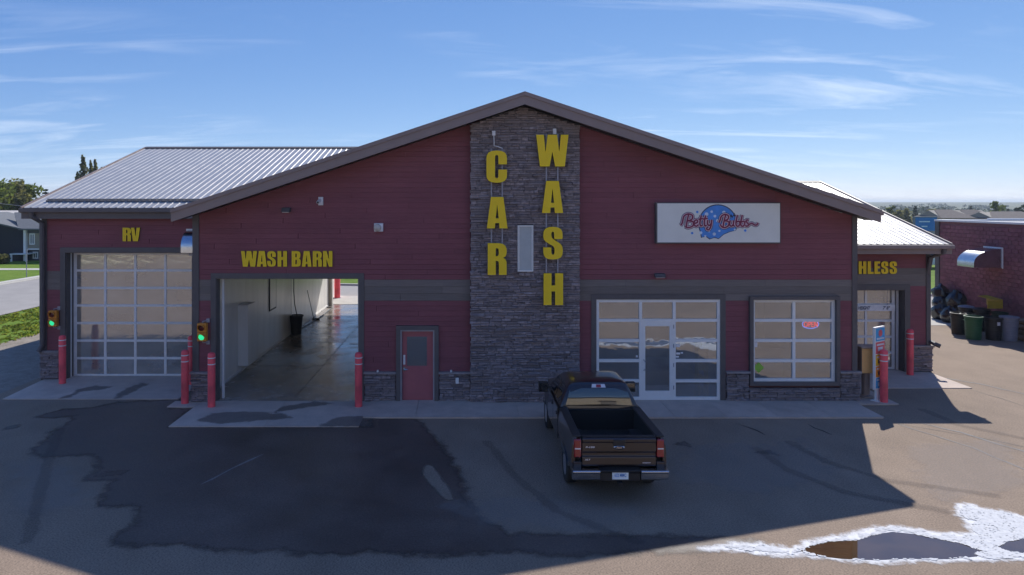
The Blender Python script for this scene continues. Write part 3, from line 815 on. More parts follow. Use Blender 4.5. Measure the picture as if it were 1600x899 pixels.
for nm, pl in (('puddle', pp), ('puddle', pp2)):
    cpt = sum(pl, Vector()) / len(pl)
    q = [cpt + (p - cpt) * 1.05 for p in pl]
    o = obj(nm, MB().add([(p.x, p.y, 0.010) for p in q], [tuple(range(len(q)))]), M['water'])
    if o.data.polygons[0].normal.z < 0: o.data.flip_normals()
    o['kind'] = 'structure'

# weeds on the verge by the side street
gr = MB()
rg = random.Random(5)
for i in range(9000):
    y = rg.uniform(2, 33)
    x = rg.uniform(-25.6, -20.3) + (y - 12) * .03
    if rg.random() < 0.35: x = -25.2 + abs(rg.gauss(0, 1.6)) if False else x
    dens = mnoise.noise(Vector((x * .5, y * .35, 0)))
    if dens + .6 * mnoise.noise(Vector((x * 2.1, y * 1.4, 5))) < -0.12: continue
    hgt = rg.uniform(.03, .08) * (1 + 1.6 * max(0, dens))
    a = rg.uniform(0, math.pi); w = rg.uniform(.03, .10)
    lx, ly = rg.uniform(-.22, .22), rg.uniform(-.22, .22)
    ca, sa = math.cos(a) * w, math.sin(a) * w
    gr.add([(x - ca, y - sa, -.02), (x + ca, y + sa, -.02), (x + lx + ca * .4, y + ly + sa * .4, hgt), (x + lx - ca * .4, y + ly - sa * .4, hgt)], [(0, 1, 2, 3)])
o = obj('weeds', gr, M['grass'], fix=False); o['kind'] = 'stuff'; o['label'] = 'straggly green weeds on the verge beside the street'

# ------------------------------------------------------------------ the car wash building
OV = 0.85                                  # roof overhang in front
PKX, PKZ, SL = 1.73, 9.56, 0.3333          # ridge of the main gable
def rz(x): return PKZ - SL * abs(x - PKX)
def zt(x): return rz(x) - 0.34
XL, XR = -8.54, 12.14
B = thing('car_wash_building', 'maroon and grey car wash with a central stone column and wash bays', 'building', (1.8, 0, 0))
def bp(name, mb, m, **k): return obj(name, mb, m, B, world=True, **k)

def wall_open(mb, X0, X1, ztf, ops, Y0, Y1, brk=()):
    xs = sorted(set([X0, X1] + [b for b in brk if X0 < b < X1] + [q for o in ops for q in (o[0], o[1]) if X0 < q < X1]))
    for a, b in zip(xs[:-1], xs[1:]):
        m_ = (a + b) / 2
        blk = sorted([(o[2], o[3]) for o in ops if o[0] < m_ < o[1]])
        z = 0.0
        segs = []
        for z0, z1 in blk:
            if z0 > z + 1e-4: segs.append((z, z0, z, z0))
            z = z1
        for s0, s1, _, _ in segs:
            mb.box(a, b, Y0, Y1, s0, s1)
        mb.hexa([(a, Y0, z), (b, Y0, z), (b, Y1, z), (a, Y1, z)], [(a, Y0, ztf(a)), (b, Y0, ztf(b)), (b, Y1, ztf(b)), (a, Y1, ztf(a))])
OPS = [(-7.84, -3.38, 0, 3.86), (-2.08, -1.02, 0, 2.26), (4.03, 7.90, 0, 3.20), (8.90, 11.48, 0.64, 3.20)]
mb = MB()
wall_open(mb, XL, XR, zt, OPS, 0.02, 0.26, (PKX,))
bp('wall', mb, M['siding_back'])
# side walls of the main hall
mb = MB().box(XL, XL + .2, 0.27, 20.3, 0, zt(XL)).box(XR - .2, XR, 0.27, 20.3, 0, zt(XR))
bp('wall', mb, M['siding_back'])
mb = MB(); wall_open(mb, XL, XR, zt, [(-8.2, -3.4, 0, 3.9)], 20.3, 20.5, (PKX,)); bp('wall', mb, M['siding_back'])

BN = [0]
BREST = {}
def board(name, x0a, x1a, x0b, x1b, z0, z1, Y, m):
    g = 0.003
    lo, hi = 0.024, 0.010
    BN[0] += name == 'siding_board'
    tgt = MB()
    if name == 'siding_board' and BN[0] > 298: tgt = BREST.setdefault('mb', MB())
    tgt.hexa([(x0a + g, Y - lo, z0), (x1a - g, Y - lo, z0), (x1a - g, Y + .012, z0), (x0a + g, Y + .012, z0)],
                       [(x0b + g, Y - hi, z1), (x1b - g, Y - hi, z1), (x1b - g, Y + .012, z1), (x0b + g, Y + .012, z1)])
    if tgt is not BREST.get('mb'): bp(name, tgt, m)
def clad(X0, X1, Y, ztf, cuts, zmax, zmin, gable=False, rh=0.16):
    rows = []
    z = 3.16
    while z > zmin: rows.append((z - rh, z, 'siding_board')); z -= rh
    for q in range(3): rows.append((3.16 + q * .22, 3.16 + (q + 1) * .22, 'band_board'))
    z = 3.82
    while z < zmax: rows.append((z, z + rh, 'siding_board')); z += rh
    for ri, (z0, z1, nm) in enumerate(rows):
        z1c = z1 - 0.004
        a0, a1, b0, b1 = X0, X1, X0, X1
        if gable:
            def lim(zz):
                hw = (PKZ - .345 - zz) / SL
                return max(X0, PKX - hw), min(X1, PKX + hw)
            if PKZ - .345 - z1c <= 0.1: continue
            (a0, a1), (b0, b1) = lim(z0), lim(z1c)
        elif z1 > zmax: z1c = zmax
        parts_ = [(a0, a1, z0, z1c)]
        for c in cuts:
            np_ = []
            for s0, s1, q0, q1 in parts_:
                if c[3] <= q0 + .005 or c[2] >= q1 - .005 or c[1] <= s0 or c[0] >= s1:
                    np_.append((s0, s1, q0, q1)); continue
                if c[0] > s0: np_.append((s0, c[0], q0, q1))
                if c[1] < s1: np_.append((c[1], s1, q0, q1))
                m0, m1 = max(s0, c[0]), min(s1, c[1])
                if c[3] < q1 - .01: np_.append((m0, m1, c[3], q1))
                if c[2] > q0 + .01: np_.append((m0, m1, q0, c[2]))
            parts_ = np_
        off = (ri * 1.31) % 4.4
        for s0, s1, q0, q1 in parts_:
            br = [s0]
            x = X0 - 4.4 + off
            while x < s1:
                if x > s0 + .35 and x < s1 - .35: br.append(x)
                x += 4.4
            br.append(s1)
            for u, v in zip(br[:-1], br[1:]):
                if v - u < .05: continue
                board(nm, u, v, b0 if u == a0 and gable else u, b1 if v == a1 and gable else v, q0, q1, Y, M['band'] if nm == 'band_board' else M['siding'])
TW = 0.16
def grow(o, w): return (o[0] - w, o[1] + w, o[2] - (w if o[2] > 0 else 0), o[3] + w)
cuts = [(XL, XL + .15, 0, 99), (XR - .11, XR, 0, 99), (0.10, 3.48, 0, 99)]
cuts += [grow(o_, .012) for o_ in OPS]
clad(XL, XR, 0.0, zt, cuts, 9.1, 0.88, True)

# trims round the openings and corner boards (proud of the boards)
def frame_trim(o, w, Y, bottom=False, t=0.045):
    x0, x1, z0, z1 = o
    bp('door_trim' if not bottom else 'window_trim', MB().box(x0 - w, x1 + w, Y - t, Y + .01, z1, z1 + w), M['trim'])
    for a, b in ((x0 - w, x0), (x1, x1 + w)):
        bp('door_trim' if not bottom else 'window_trim', MB().box(a, b, Y - t, Y + .01, z0 - (w if bottom else 0), z1 - .001), M['trim'])
    if bottom:
        bp('window_trim', MB().box(x0 + .001, x1 - .001, Y - t, Y + .01, z0 - w, z0), M['trim'])
frame_trim((-7.84, -3.38, 0, 3.86), .16, 0)
frame_trim((-2.08, -1.02, 0, 2.26), .13, 0, t=.12)
frame_trim((4.03, 7.90, 0, 3.20), .16, 0)
frame_trim((8.90, 11.48, 0.64, 3.20), .11, 0, True, t=.135)
bp('corner_trim', MB().box(XL - .03, XL + .17, -.05, .0, 0.93, zt(XL + .17) + .05).box(XL - .03, XL, 0.0, .2, 0.93, zt(XL)), M['trim'])
bp('corner_trim', MB().box(XR - .13, XR + .03, -.05, .0, 0.93, zt(XR - .13) + .02).box(XR, XR + .03, 0.0, .2, 0.93, zt(XR)), M['trim'])

# main roof, fascia boards, soffit
for sgn, xe in ((-1, -8.87), (1, 12.40)):
    xa, xb = (xe, PKX) if sgn < 0 else (PKX, xe)
    za, zb = rz(xa), rz(xb)
    q = [(xa, za - .05), (xb, zb - .05), (xb, zb - .30), (xa, za - .30)]
    bp('roof', MB().prism_xz(q, -OV + .03, 20.9), M['roof'])
    q = [(xa, za - .303), (xb, zb - .303), (xb, zb - .325), (xa, za - .325)]
    bp('soffit', MB().prism_xz(q, -OV + .03, -.02), M['soffit'])
    q = [(xa - (.02 if sgn < 0 else 0), za - .11), (xb + (.02 if sgn > 0 else 0), zb - .11), (xb + (.02 if sgn > 0 else 0), zb - .385), (xa - (.02 if sgn < 0 else 0), za - .385)]
    bp('fascia_board', MB().prism_xz(q, -OV - .01, -OV + .026), M['fascia'])
    q = [(xa - (.03 if sgn < 0 else 0), za), (xb + (.03 if sgn > 0 else 0), zb), (xb + (.03 if sgn > 0 else 0), zb - .115), (xa - (.03 if sgn < 0 else 0), za - .115)]
    bp('rake_trim', MB().prism_xz(q, -OV - .05, -OV + .10), M['fascia'])
    x0, x1 = (xe - .14, xe - .02) if sgn < 0 else (xe + .02, xe + .14)
    if sgn > 0:
        bp('gutter', MB().box(x0, x1, -OV + .05, 20.8, rz(xe) - .17, rz(xe) - .05), M['fascia'])

# wings: wall, boards, roofs
def panel_mesh(w, ribs, e, r):
    pts = []
    pitch = w / ribs
    for i in range(ribs):
        a = i * pitch
        pts += [(a, 0), (a + .028, .019), (a + .056, .019), (a + .086, 0)]
    pts.append((w, 0))
    dirv = Vector((0, r[0] - e[0], r[1] - e[1]))
    nrm = Vector((0, -(r[1] - e[1]), (r[0] - e[0]))).normalized()
    if nrm.z < 0: nrm = -nrm
    mb = MB()
    for x, h in pts:
        for base in (Vector((0, 0, 0)), dirv):
            p = base + nrm * h
            mb.v.append((x, p.y, p.z))
    for i in range(len(pts) - 1):
        mb.f.append((2 * i, 2 * i + 2, 2 * i + 3, 2 * i + 1))
    return mb
def wing_roof(X0, X1, e, r, be, n):
    w = (X1 - X0) / n
    for (ee, lab) in ((e, 0), (be, 1)):
        mesh = panel_mesh(w, 4, ee, r).mesh('roof_panel', fix=False)
        mesh.materials.append(M['roof'])
        if mesh.polygons[0].normal.z < 0: mesh.flip_normals()
        for i in range(n):
            o = bpy.data.objects.new('roof_panel', mesh)
            o.location = (X0 + i * w, ee[0], ee[1])
            put(o, B, True)
        th = .12
        q = [(ee[0] + (.04 if lab == 0 else -.04), ee[1] - .015), (r[0], r[1] - .015), (r[0], r[1] - .015 - th), (ee[0] + (.04 if lab == 0 else -.04), ee[1] - .015 - th)]
        bp('roof_deck', MB().prism_yz(q, X0 + .02, X1 - .02), M['soffit'])
    bp('ridge_cap', MB().prism_yz([(r[0] - .22, r[1] - .03), (r[0], r[1] + .07), (r[0] + .22, r[1] - .03), (r[0], r[1] + .04)], X0, X1), M['trim'])
# left wing (tall vehicle bay)
LE, LR, LB = (2.40, 6.04), (11.65, 8.84), (20.9, 6.04)
wing_roof(-15.44, -0.62, LE, LR, LB, 15)
bp('snow_guard', MB().tube([(-15.0, 3.10, 6.34), (-8.7, 3.10, 6.34)], .022, 6).box(-15.05, -8.7, 3.09, 3.11, 6.24, 6.31), M['trim'])
bp('rake_trim', MB().prism_yz([(2.36, 6.08), (11.65, 8.90), (20.94, 6.08), (20.94, 5.86), (11.65, 8.68), (2.36, 5.86)], -15.50, -15.445), M['fascia'])
bp('gutter', MB().box(-15.48, -8.93, 2.22, 2.36, 5.88, 6.02), M['fascia_dark'], bevel=.02)
bp('fascia_board', MB().box(-15.46, -8.80, 2.362, 2.40, 5.66, 5.90), M['fascia_dark'])
bp('soffit', MB().box(-15.44, -8.56, 2.402, 2.70, 5.665, 5.69), M['soffit'])
YL = 2.7
RV = (-14.10, -9.66, 0, 4.47)
mb = MB(); wall_open(mb, -14.9, XL, lambda x: 5.95, [RV], YL + .02, YL + .2)
mb.prism_yz([(2.92, 0), (20.5, 0), (20.5, 5.9), (11.65, 8.6), (2.92, 5.9)], -14.9, -14.72)
mb.box(-14.7, -8.76, 20.3, 20.5, 0, 5.9)
bp('wall', mb, M['siding_back'])
clad(-14.9, XL - .02, YL, None, [grow(RV, .012), (-15, -14.78, 0, 99)], 5.66, .95)
bp('corner_trim', MB().box(-14.94, -14.76, YL - .05, YL, 1.0, 5.66).box(-14.94, -14.9, YL, YL + .2, 1.0, 5.66), M['trim'])
frame_trim(RV, .18, YL, t=.06)
# right wing (touchless bay)
RE, RR_, RB = (3.15, 4.73), (12.40, 7.22), (21.1, 4.73)
wing_roof(8.66, 17.30, RE, RR_, RB, 9)
bp('rake_trim', MB().prism_yz([(3.11, 4.77), (12.4, 7.28), (21.14, 4.77), (21.14, 4.57), (12.4, 7.08), (3.11, 4.57)], 17.305, 17.36), M['fascia'])
bp('gutter', MB().box(12.20, 17.36, 2.98, 3.11, 4.57, 4.71), M['fascia'], bevel=.02)
bp('fascia_board', MB().box(12.19, 17.34, 3.112, 3.15, 4.38, 4.60), M['fascia'])
bp('soffit', MB().box(12.17, 17.3, 3.152, 3.78, 4.385, 4.41), M['soffit'])
YR = 3.76
TL = (12.75, 16.02, 0, 3.02)
mb = MB(); wall_open(mb, XR, 16.95, lambda x: 4.6, [TL], YR + .02, YR + .22)
mb.prism_yz([(YR + .24, 0), (20.5, 0), (20.5, 4.6), (12.4, 6.9), (YR + .24, 4.6)], 16.75, 16.95)
bp('wall', mb, M['siding_back'])
clad(XR + .03, 16.95, YR, None, [grow(TL, .012), (16.84, 17, 0, 99)], 4.38, .92)
bp('corner_trim', MB().box(16.82, 16.98, YR - .05, YR, .98, 4.38).box(16.95, 16.98, YR, YR + .2, .98, 4.38), M['trim'])
frame_trim(TL, .20, YR, t=.06)

for (x0, x1, z0, z1), ya, yb in (((-7.84, -3.38, 0, 3.86), 0.001, .262), (RV, YL + .001, YL + .45), (TL, YR + .001, YR + .42)):
    bp('door_jamb', MB().box(x0 + .001, x0 + .022, ya, yb, .03, z1 - .024).box(x1 - .022, x1 - .001, ya, yb, .03, z1 - .024).box(x0 + .001, x1 - .001, ya, yb, z1 - .022, z1 - .001), M['trim'])
if 'mb' in BREST: bp('siding_boards', BREST['mb'], M['siding'])['kind'] = 'stuff'
print('BOARDS', BN[0])
# downpipes
bp('downpipe', MB().tube([(-15.05, 2.28, 5.88), (-15.05, 2.30, 5.74), (-14.86, 2.56, 5.50), (-14.86, 2.58, 1.25), (-14.95, 2.5, 1.02)], .085, 8), M['trim'])
bp('downpipe', MB().tube([(17.02, 3.05, 4.57), (17.02, 3.07, 4.45), (16.9, 3.6, 4.22), (16.9, 4.4, 1.30), (17.0, 3.5, 1.08), (17.12, 3.4, 1.02)], .08, 8), M['trim'])

# ------------------------------------------------------------------ ledge stone
rs = random.Random(21)
VAR = []
def stone_variant():
    j = lambda a: rs.uniform(-a, a)
    v = [(-.5, 1, -.5), (.5, 1, -.5), (.5, 1, .5), (-.5, 1, .5)]
    v += [(-.5 + j(.02), .28 + j(.2), -.5 + j(.05)), (.5 + j(.02), .28 + j(.2), -.5 + j(.05)), (.5 + j(.02), .28 + j(.2), .5 + j(.05)), (-.5 + j(.02), .28 + j(.2), .5 + j(.05))]
    a, b = rs.uniform(.05, .18), rs.uniform(.12, .3)
    v += [(-.5 + a, j(.22) + .02, -.5 + b), (.5 - a, j(.22) + .02, -.5 + b), (.5 - a, j(.22) + .02, .5 - b), (-.5 + a, j(.22) + .02, .5 - b)]
    f = []
    for o1, o2 in ((0, 4), (4, 8)):
        f += [(o1 + k, o1 + (k + 1) % 4, o2 + (k + 1) % 4, o2 + k) for k in range(4)]
    f.append((8, 9, 10, 11))
    return v, f
VAR = [stone_variant() for _ in range(18)]
VM = []
for v, f in VAR:
    me = MB().add(v, f).mesh('stone'); me.materials.append(M['stone']); VM.append(me)
pieces = []            # (host, x, z, w, h, y)
def lay(host, X0, X1, z0, z1, Y, hmin=.045, hmax=.10, top=None):
    z = z0
    while z < z1 - .02:
        h = min(rs.uniform(hmin, hmax), z1 - z)
        if z1 - z - h < .03: h = z1 - z
        a, b = X0, X1
        if top:
            hw = (PKZ - .36 - (z + h)) / SL
            a, b = max(a, PKX - hw), min(b, PKX + hw)
            if b - a < .1: break
        x = a + rs.uniform(-.02, .02)
        while x < b - .03:
            w = rs.choice([rs.uniform(.12, .25), rs.uniform(.2, .4), rs.uniform(.3, .58)])
            if x + w > b - .10: w = b - x + rs.uniform(-.01, .01)
            w = min(w, .75)
            if h > .08 and rs.random() < .3:
                pieces.append((host, x + w / 2, z + h / 4, w, h / 2, Y + rs.uniform(-.03, .02)))
                pieces.append((host, x + w / 2, z + h * .75, w, h / 2, Y + rs.uniform(-.03, .02)))
            else:
                pieces.append((host, x + w / 2, z + h / 2, w, h, Y + rs.uniform(-.035, .02)))
            x += w
        z += h
YC = -0.27
colm = bp('stone_column', MB().prism_xz([(.12, 0), (3.46, 0), (3.46, zt(3.46) - .02), (PKX, zt(PKX) - .02), (.12, zt(.12) - .02)], YC + .06, 0.015), M['mortar'])
lay(colm, 0.10, 3.48, .06, 9.2, YC, top=True)
def base(X0, X1, Y, z1, cap=True, t=.10, z0=.055):
    o = bp('stone_base', MB().box(X0 + .02, X1 - .02, Y - t + .05, Y + .012, 0, z1 - .01), M['mortar'])
    lay(o, X0, X1, z0, z1, Y - t)
    if cap: bp('stone_cap', MB().box(X0 - .02, X1 + .02, Y - t - .05, Y + .012, z1 - .005, z1 + .055), M['cap'])
    return o
def trimmed(pcs):
    out = []
    for (host, x, z, w, h, y) in pcs:
        if host is colm and x + w / 2 > 1.56 and x - w / 2 < 2.03 and z + h / 2 > 4.11 and z - h / 2 < 5.51:
            if x - w / 2 < 1.53: out.append((host, (x - w / 2 + 1.555) / 2, z, 1.555 - (x - w / 2), h, y))
            if x + w / 2 > 2.06: out.append((host, (x + w / 2 + 2.035) / 2, z, x + w / 2 - 2.035, h, y))
    return out
base(XL - .06, -8.02, 0, .90, z0=.03)
base(-3.20, -2.23, 0, .90)
base(-.87, .10, 0, .90)
base(3.48, 3.85, 0, .90)
base(8.08, 8.78, 0, .92)
base(8.78, 11.62, 0, .45, cap=False)
base(11.62, 12.24, 0, .92)
base(-14.98, -14.32, YL, .98)
base(16.25, 17.03, YR, .94)
pieces = [p_ for p_ in pieces if not (p_[0] is colm and p_[1] + p_[3] / 2 > 1.56 and p_[1] - p_[3] / 2 < 2.03 and p_[2] + p_[4] / 2 > 4.11 and p_[2] - p_[4] / 2 < 5.51)] + trimmed(pieces)
order = sorted(range(len(pieces)), key=lambda i: -pieces[i][3] * pieces[i][4])
keep = set(order[:298])
rest = {}
for i, (host, x, z, w, h, y) in enumerate(pieces):
    vi = rs.randrange(len(VAR))
    if i in keep:
        o = bpy.data.objects.new('stone', VM[vi])
        o.location = (x, y, z); o.scale = (w - .008, .09, h - .007)
        put(o, host)
    else:
        v, f = VAR[vi]
        rest.setdefault(host.name, (host, MB()))[1].add([(x + a * (w - .008), y + b * .09, z + c * (h - .007)) for a, b, c in v], f)
for host, mb in rest.values():
    o = obj('stones', mb, M['stone'], host); o['kind'] = 'stuff'
# quoin-like narrow window in the column
wnd = bp('narrow_window', MB().box(1.555, 1.585, YC - .06, YC + .06, 4.10, 5.52).box(2.005, 2.035, YC - .06, YC + .06, 4.10, 5.52)
         .box(1.585, 2.005, YC - .06, YC + .06, 5.485, 5.52).box(1.585, 2.005, YC - .06, YC + .06, 4.10, 4.14), M['white'])
M['blind'] = mat('pale_blind', (0.50, 0.52, 0.50), 0.6, var=.05)
obj('pane', MB().box(1.586, 2.004, YC - .012, YC + .02, 4.141, 5.484), M['blind'], wnd)
obj('frame', MB().box(1.60, 1.615, YC - .03, YC - .0125, 4.16, 5.47).box(1.975, 1.99, YC - .03, YC - .0125, 4.16, 5.47), M['alu'], wnd)

# ------------------------------------------------------------------ overhead doors
def overhead(x0, x1, z0, z1, Y, cols, rows, fr=.082):
    cx, rz_ = [x0 + (x1 - x0) * i / cols for i in range(cols + 1)], [z0 + (z1 - z0) * i / rows for i in range(rows + 1)]
    mb = MB()
    for i, x in enumerate(cx):
        w = fr if 0 < i < cols else fr * 1.3
        mb.box(x - w / 2, x + w / 2, Y - .035, Y + .02, z0, z1)
    d = bp('garage_door', mb, M['alu'])
    for j, z in enumerate(rz_):
        h = .078 if 0 < j < rows else .12
        obj('rail', MB().box(x0 - fr * .6, x1 + fr * .6, Y - .042, Y + .022, z - (h / 2 if j else 0), z + (h / 2 if j < rows else 0)), M['alu'], d)
    me = MB().box(-.5, .5, 0, .016, -.5, .5).mesh('pane'); me.materials.append(M['doorglass'])
    for i in range(cols):
        for j in range(rows):
            o = bpy.data.objects.new('pane', me)
            o.location = ((cx[i] + cx[i + 1]) / 2, Y - .01 + rnd.uniform(-.002, .002), (rz_[j] + rz_[j + 1]) / 2)
            o.rotation_euler = (rnd.uniform(-.004, .004), 0, rnd.uniform(-.006, .006))
            o.scale = (cx[i + 1] - cx[i] - fr, 1, rz_[j + 1] - rz_[j] - .075)
            put(o, d)
    return d
overhead(-14.02, -9.72, .03, 4.42, 3.15, 4, 7)
bp('door_track', MB().box(-14.10, -14.07, 2.93, 3.0, .02, 4.47), M['alu'])
overhead(12.80, 15.86, .03, 3.02, 4.16, 3, 5)
bp('door_track', MB().box(15.93, 15.96, 3.98, 4.1, .02, 3.02), M['alu'])
# dark sheets close behind them stand in for the unlit rooms
bp('dark_room_sheet', MB().box(-14.7, -8.76, 3.3, 3.32, 0, 5.6), M['soffit'])
bp('dark_room_sheet', MB().box(12.2, 16.7, 4.3, 4.32, 0, 4.3), M['soffit'])

# ------------------------------------------------------------------ the open bay
WX = -8.32
bp('bay_floor', MB().box(XL + .2, -2.95, 0.0, 20.3, -.05, .028), M['bayfloor'])
bw = bp('bay_wall', MB().box(XL + .19, WX - .03, .27, 20.29, 0, 4.5), M['siding_back'])
me = MB().box(0, .028, 0, .79, .0, 4.47)
me = me.mesh('wall_panel'); me.materials.append(M['bay'])
for i in range(25):
    o = bpy.data.objects.new('wall_panel', me); o.location = (WX - .028 + rnd.uniform(0, .004), .28 + i * .80, .03); put(o, bw)
obj('base_angle', MB().box(WX, WX + .03, .28, 20.28, .028, .10), M['alu'], bw)
bp('bay_wall', MB().box(-2.95, -2.80, .27, 20.29, 0, 4.5), M['bay'])
bp('bay_ceiling', MB().box(WX, -2.95, .27, 20.29, 4.45, 4.55), M['bay'])
bp('bay_column', MB().box(WX, WX + .36, 3.5, 4.4, .28, 2.50), M['bay'], bevel=.02)
bp('door_track', MB().box(-7.76, -7.70, .28, .36, .03, 3.9), M['alu'])
bp('door_track', MB().box(-3.46, -3.40, .28, .36, .03, 3.9), M['alu'])
bp('rear_post', MB().box(WX + .03, WX + .20, 19.9, 20.25, .03, 4.4), M['concrete_old'])
bp('rear_wall', MB().box(-9.0, -8.75, 20.52, 24.4, 0, 5.6), M['bay'])
M['joint_dark'] = mat('floor_joint', (0.05, 0.043, 0.038), 0.4)
bp('floor_joint', MB().box(-5.50, -5.46, .4, 20.2, .0285, .031).box(WX, -5.51, 9.0, 9.03, .0285, .031).box(WX, -5.51, 4.6, 4.63, .0285, .031), M['joint_dark'])
bp('floor_drain', MB().box(-5.15, -3.9, 8.6, 8.72, .0285, .036), M['alu'])
sg = bp('wall_sign', MB().box(WX + .002, WX + .035, 7.4, 8.4, 1.65, 3.5), M['black'])
obj('sign_face', MB().box(WX + .036, WX + .042, 7.46, 8.34, 1.72, 3.43), M['bay'], sg)

# ------------------------------------------------------------------ service door
sdr = bp('service_door', MB().box(-2.03, -1.07, .03, .09, .02, 2.21), M['doorred'], bevel=.006)
obj('frame', MB().box(-2.08, -2.035, -.10, .10, .02, 2.26).box(-1.065, -1.02, -.10, .10, .02, 2.26).box(-2.035, -1.065, -.10, .10, 2.215, 2.26), M['rail'], sdr)
obj('pane', MB().box(-1.885, -1.26, .022, .0295, 1.12, 2.03), M['glass'], sdr)
obj('pane_backing', MB().box(-1.885, -1.26, .0296, .0299, 1.12, 2.03), M['black'], sdr)
obj('keypad', MB().box(-2.005, -1.935, -.005, .0295, 1.16, 1.46), M['alu'], sdr, bevel=.01)
obj('handle', MB().tube([(-1.97, .028, 1.02), (-1.97, -.04, 1.02), (-1.85, -.045, 1.02)], .018, 8).box(-2.01, -1.93, .015, .0295, .96, 1.09), M['chrome'], sdr)
bp('outlet_cover', MB().box(-.36, -.26, -.15, -.10, .60, .78), M['white'], bevel=.01)
for x in (-2.78, -.50):
    bp('pipe_stub', MB().tube([(x, -.10, .99), (x, -.16, .99)], .035, 8), M['alu'])

# ------------------------------------------------------------------ storefront and office window
def glazed(name, x0, x1, z0, z1, xs, zs, Y, skip=(), fw=.088):
    """frame bars at xs / zs (fractions given as world values), panes between them"""
    X, Z = [x0] + xs + [x1], [z0] + zs + [z1]
    host = bp(name, MB().box(x0, x0 + fw, Y - .04, Y + .06, z0, z1).box(x1 - fw, x1, Y - .04, Y + .06, z0, z1)
              .box(x0 + fw, x1 - fw, Y - .04, Y + .06, z1 - fw, z1).box(x0 + fw, x1 - fw, Y - .04, Y + .06, z0, z0 + fw), M['white'])
    for x in xs:
        obj('mullion', MB().box(x - fw / 2, x + fw / 2, Y - .038, Y + .058, z0 + fw, z1 - fw), M['white'], host)
    for i in range(len(X) - 1):
        a = X[i] + (fw if i == 0 else fw / 2); b = X[i + 1] - (fw if i == len(X) - 2 else fw / 2)
        if i in skip:
            zz = skip[i]
            obj('transom', MB().box(a, b, Y - .036, Y + .056, zz - fw / 2, zz + fw / 2), M['white'], host)
            obj('pane', MB().box(a, b, Y + .012, Y + .022, zz + fw / 2, z1 - fw), M['glass'], host)
            continue
        for z in zs:
            obj('transom', MB().box(a, b, Y - .036, Y + .056, z - fw / 2, z + fw / 2), M['white'], host)
        for j in range(len(Z) - 1):
            c = Z[j] + (fw if j == 0 else fw / 2); d = Z[j + 1] - (fw if j == len(Z) - 2 else fw / 2)
            o = obj('pane', MB().box(-(b - a) / 2, (b - a) / 2, -.005, .005, -(d - c) / 2, (d - c) / 2), M['glass'], host)
            o.location = ((a + b) / 2, Y + .017, (c + d) / 2)
            o.rotation_euler = (rnd.uniform(-.006, .006), 0, rnd.uniform(-.008, .008))
    return host
Zs = [.65, 1.28, 1.91, 2.54]
sf = glazed('storefront_window', 4.03, 7.90, .06, 3.20, [5.42, 6.47], Zs, .03, {1: 2.54})
ow = glazed('office_window', 8.90, 11.48, .64, 3.20, [10.21], [1.28, 1.91, 2.54], .03)
ed = bp('entrance_door', MB().box(5.455, 5.565, 0, .05, .07, 2.50).box(6.325, 6.435, 0, .05, .07, 2.50).box(5.565, 6.325, 0, .05, 2.36, 2.50).box(5.565, 6.325, 0, .05, .07, .34), M['white'])
obj('pane', MB().box(5.565, 6.325, .02, .03, .34, 2.36), M['glass'], ed)
obj('handle', MB().tube([(5.51, 0, 1.32), (5.51, -.07, 1.30), (5.56, -.085, 1.26), (5.56, -.085, 1.04), (5.51, -.07, 1.0), (5.51, 0, .98)], .014, 8), M['chrome'], ed)
for z in (.45, 1.15, 1.75, 2.35):
    obj('hinge', MB().box(6.436, 6.46, -.025, .0, z - .06, z + .06), M['rail'], ed)
# stickers on glass
M['sticker_g'] = mat('green_sticker', (0.28, 0.55, 0.06), .5)
obj('sticker', MB().prism_xz([(9.12, .89), (9.29, 1.06), (9.12, 1.23), (8.95, 1.06)], .030, .036), M['sticker_g'], ow, label='green diamond sticker')
obj('sticker', MB().box(8.975, 9.08, .030, .036, 1.70, 1.85), M['stripe'], ow)
for i, (x, z, w, h) in enumerate([(6.60, 1.75, .12, .10), (6.60, 1.50, .12, .06), (6.72, 1.52, .07, .05), (6.58, 1.40, .10, .05)]):
    obj('sticker', MB().box(x - w / 2, x + w / 2, .030, .036, z - h / 2, z + h / 2), M['stripe'], sf)
obj('sticker', MB().box(5.28, 5.34, .030, .036, 1.38, 1.44), M['stripe'], sf)
# office room behind the glass
rm = bp('office_room', MB().box(3.55, 11.92, 6.0, 6.1, .06, 3.3).box(3.5, 3.55, .28, 6.1, .06, 3.3).box(11.88, 11.93, .28, 6.0, .06, 3.3), M['bedroom'])
obj('floor', MB().box(3.55, 11.88, .27, 6.0, .0, .058), M['tile'], rm)
obj('ceiling', MB().box(3.55, 11.88, .27, 6.0, 3.3, 3.36), M['bedroom'], rm)
obj('partition', MB().box(8.3, 8.4, .3, 6.0, .06, 3.29), M['bedroom'], rm)
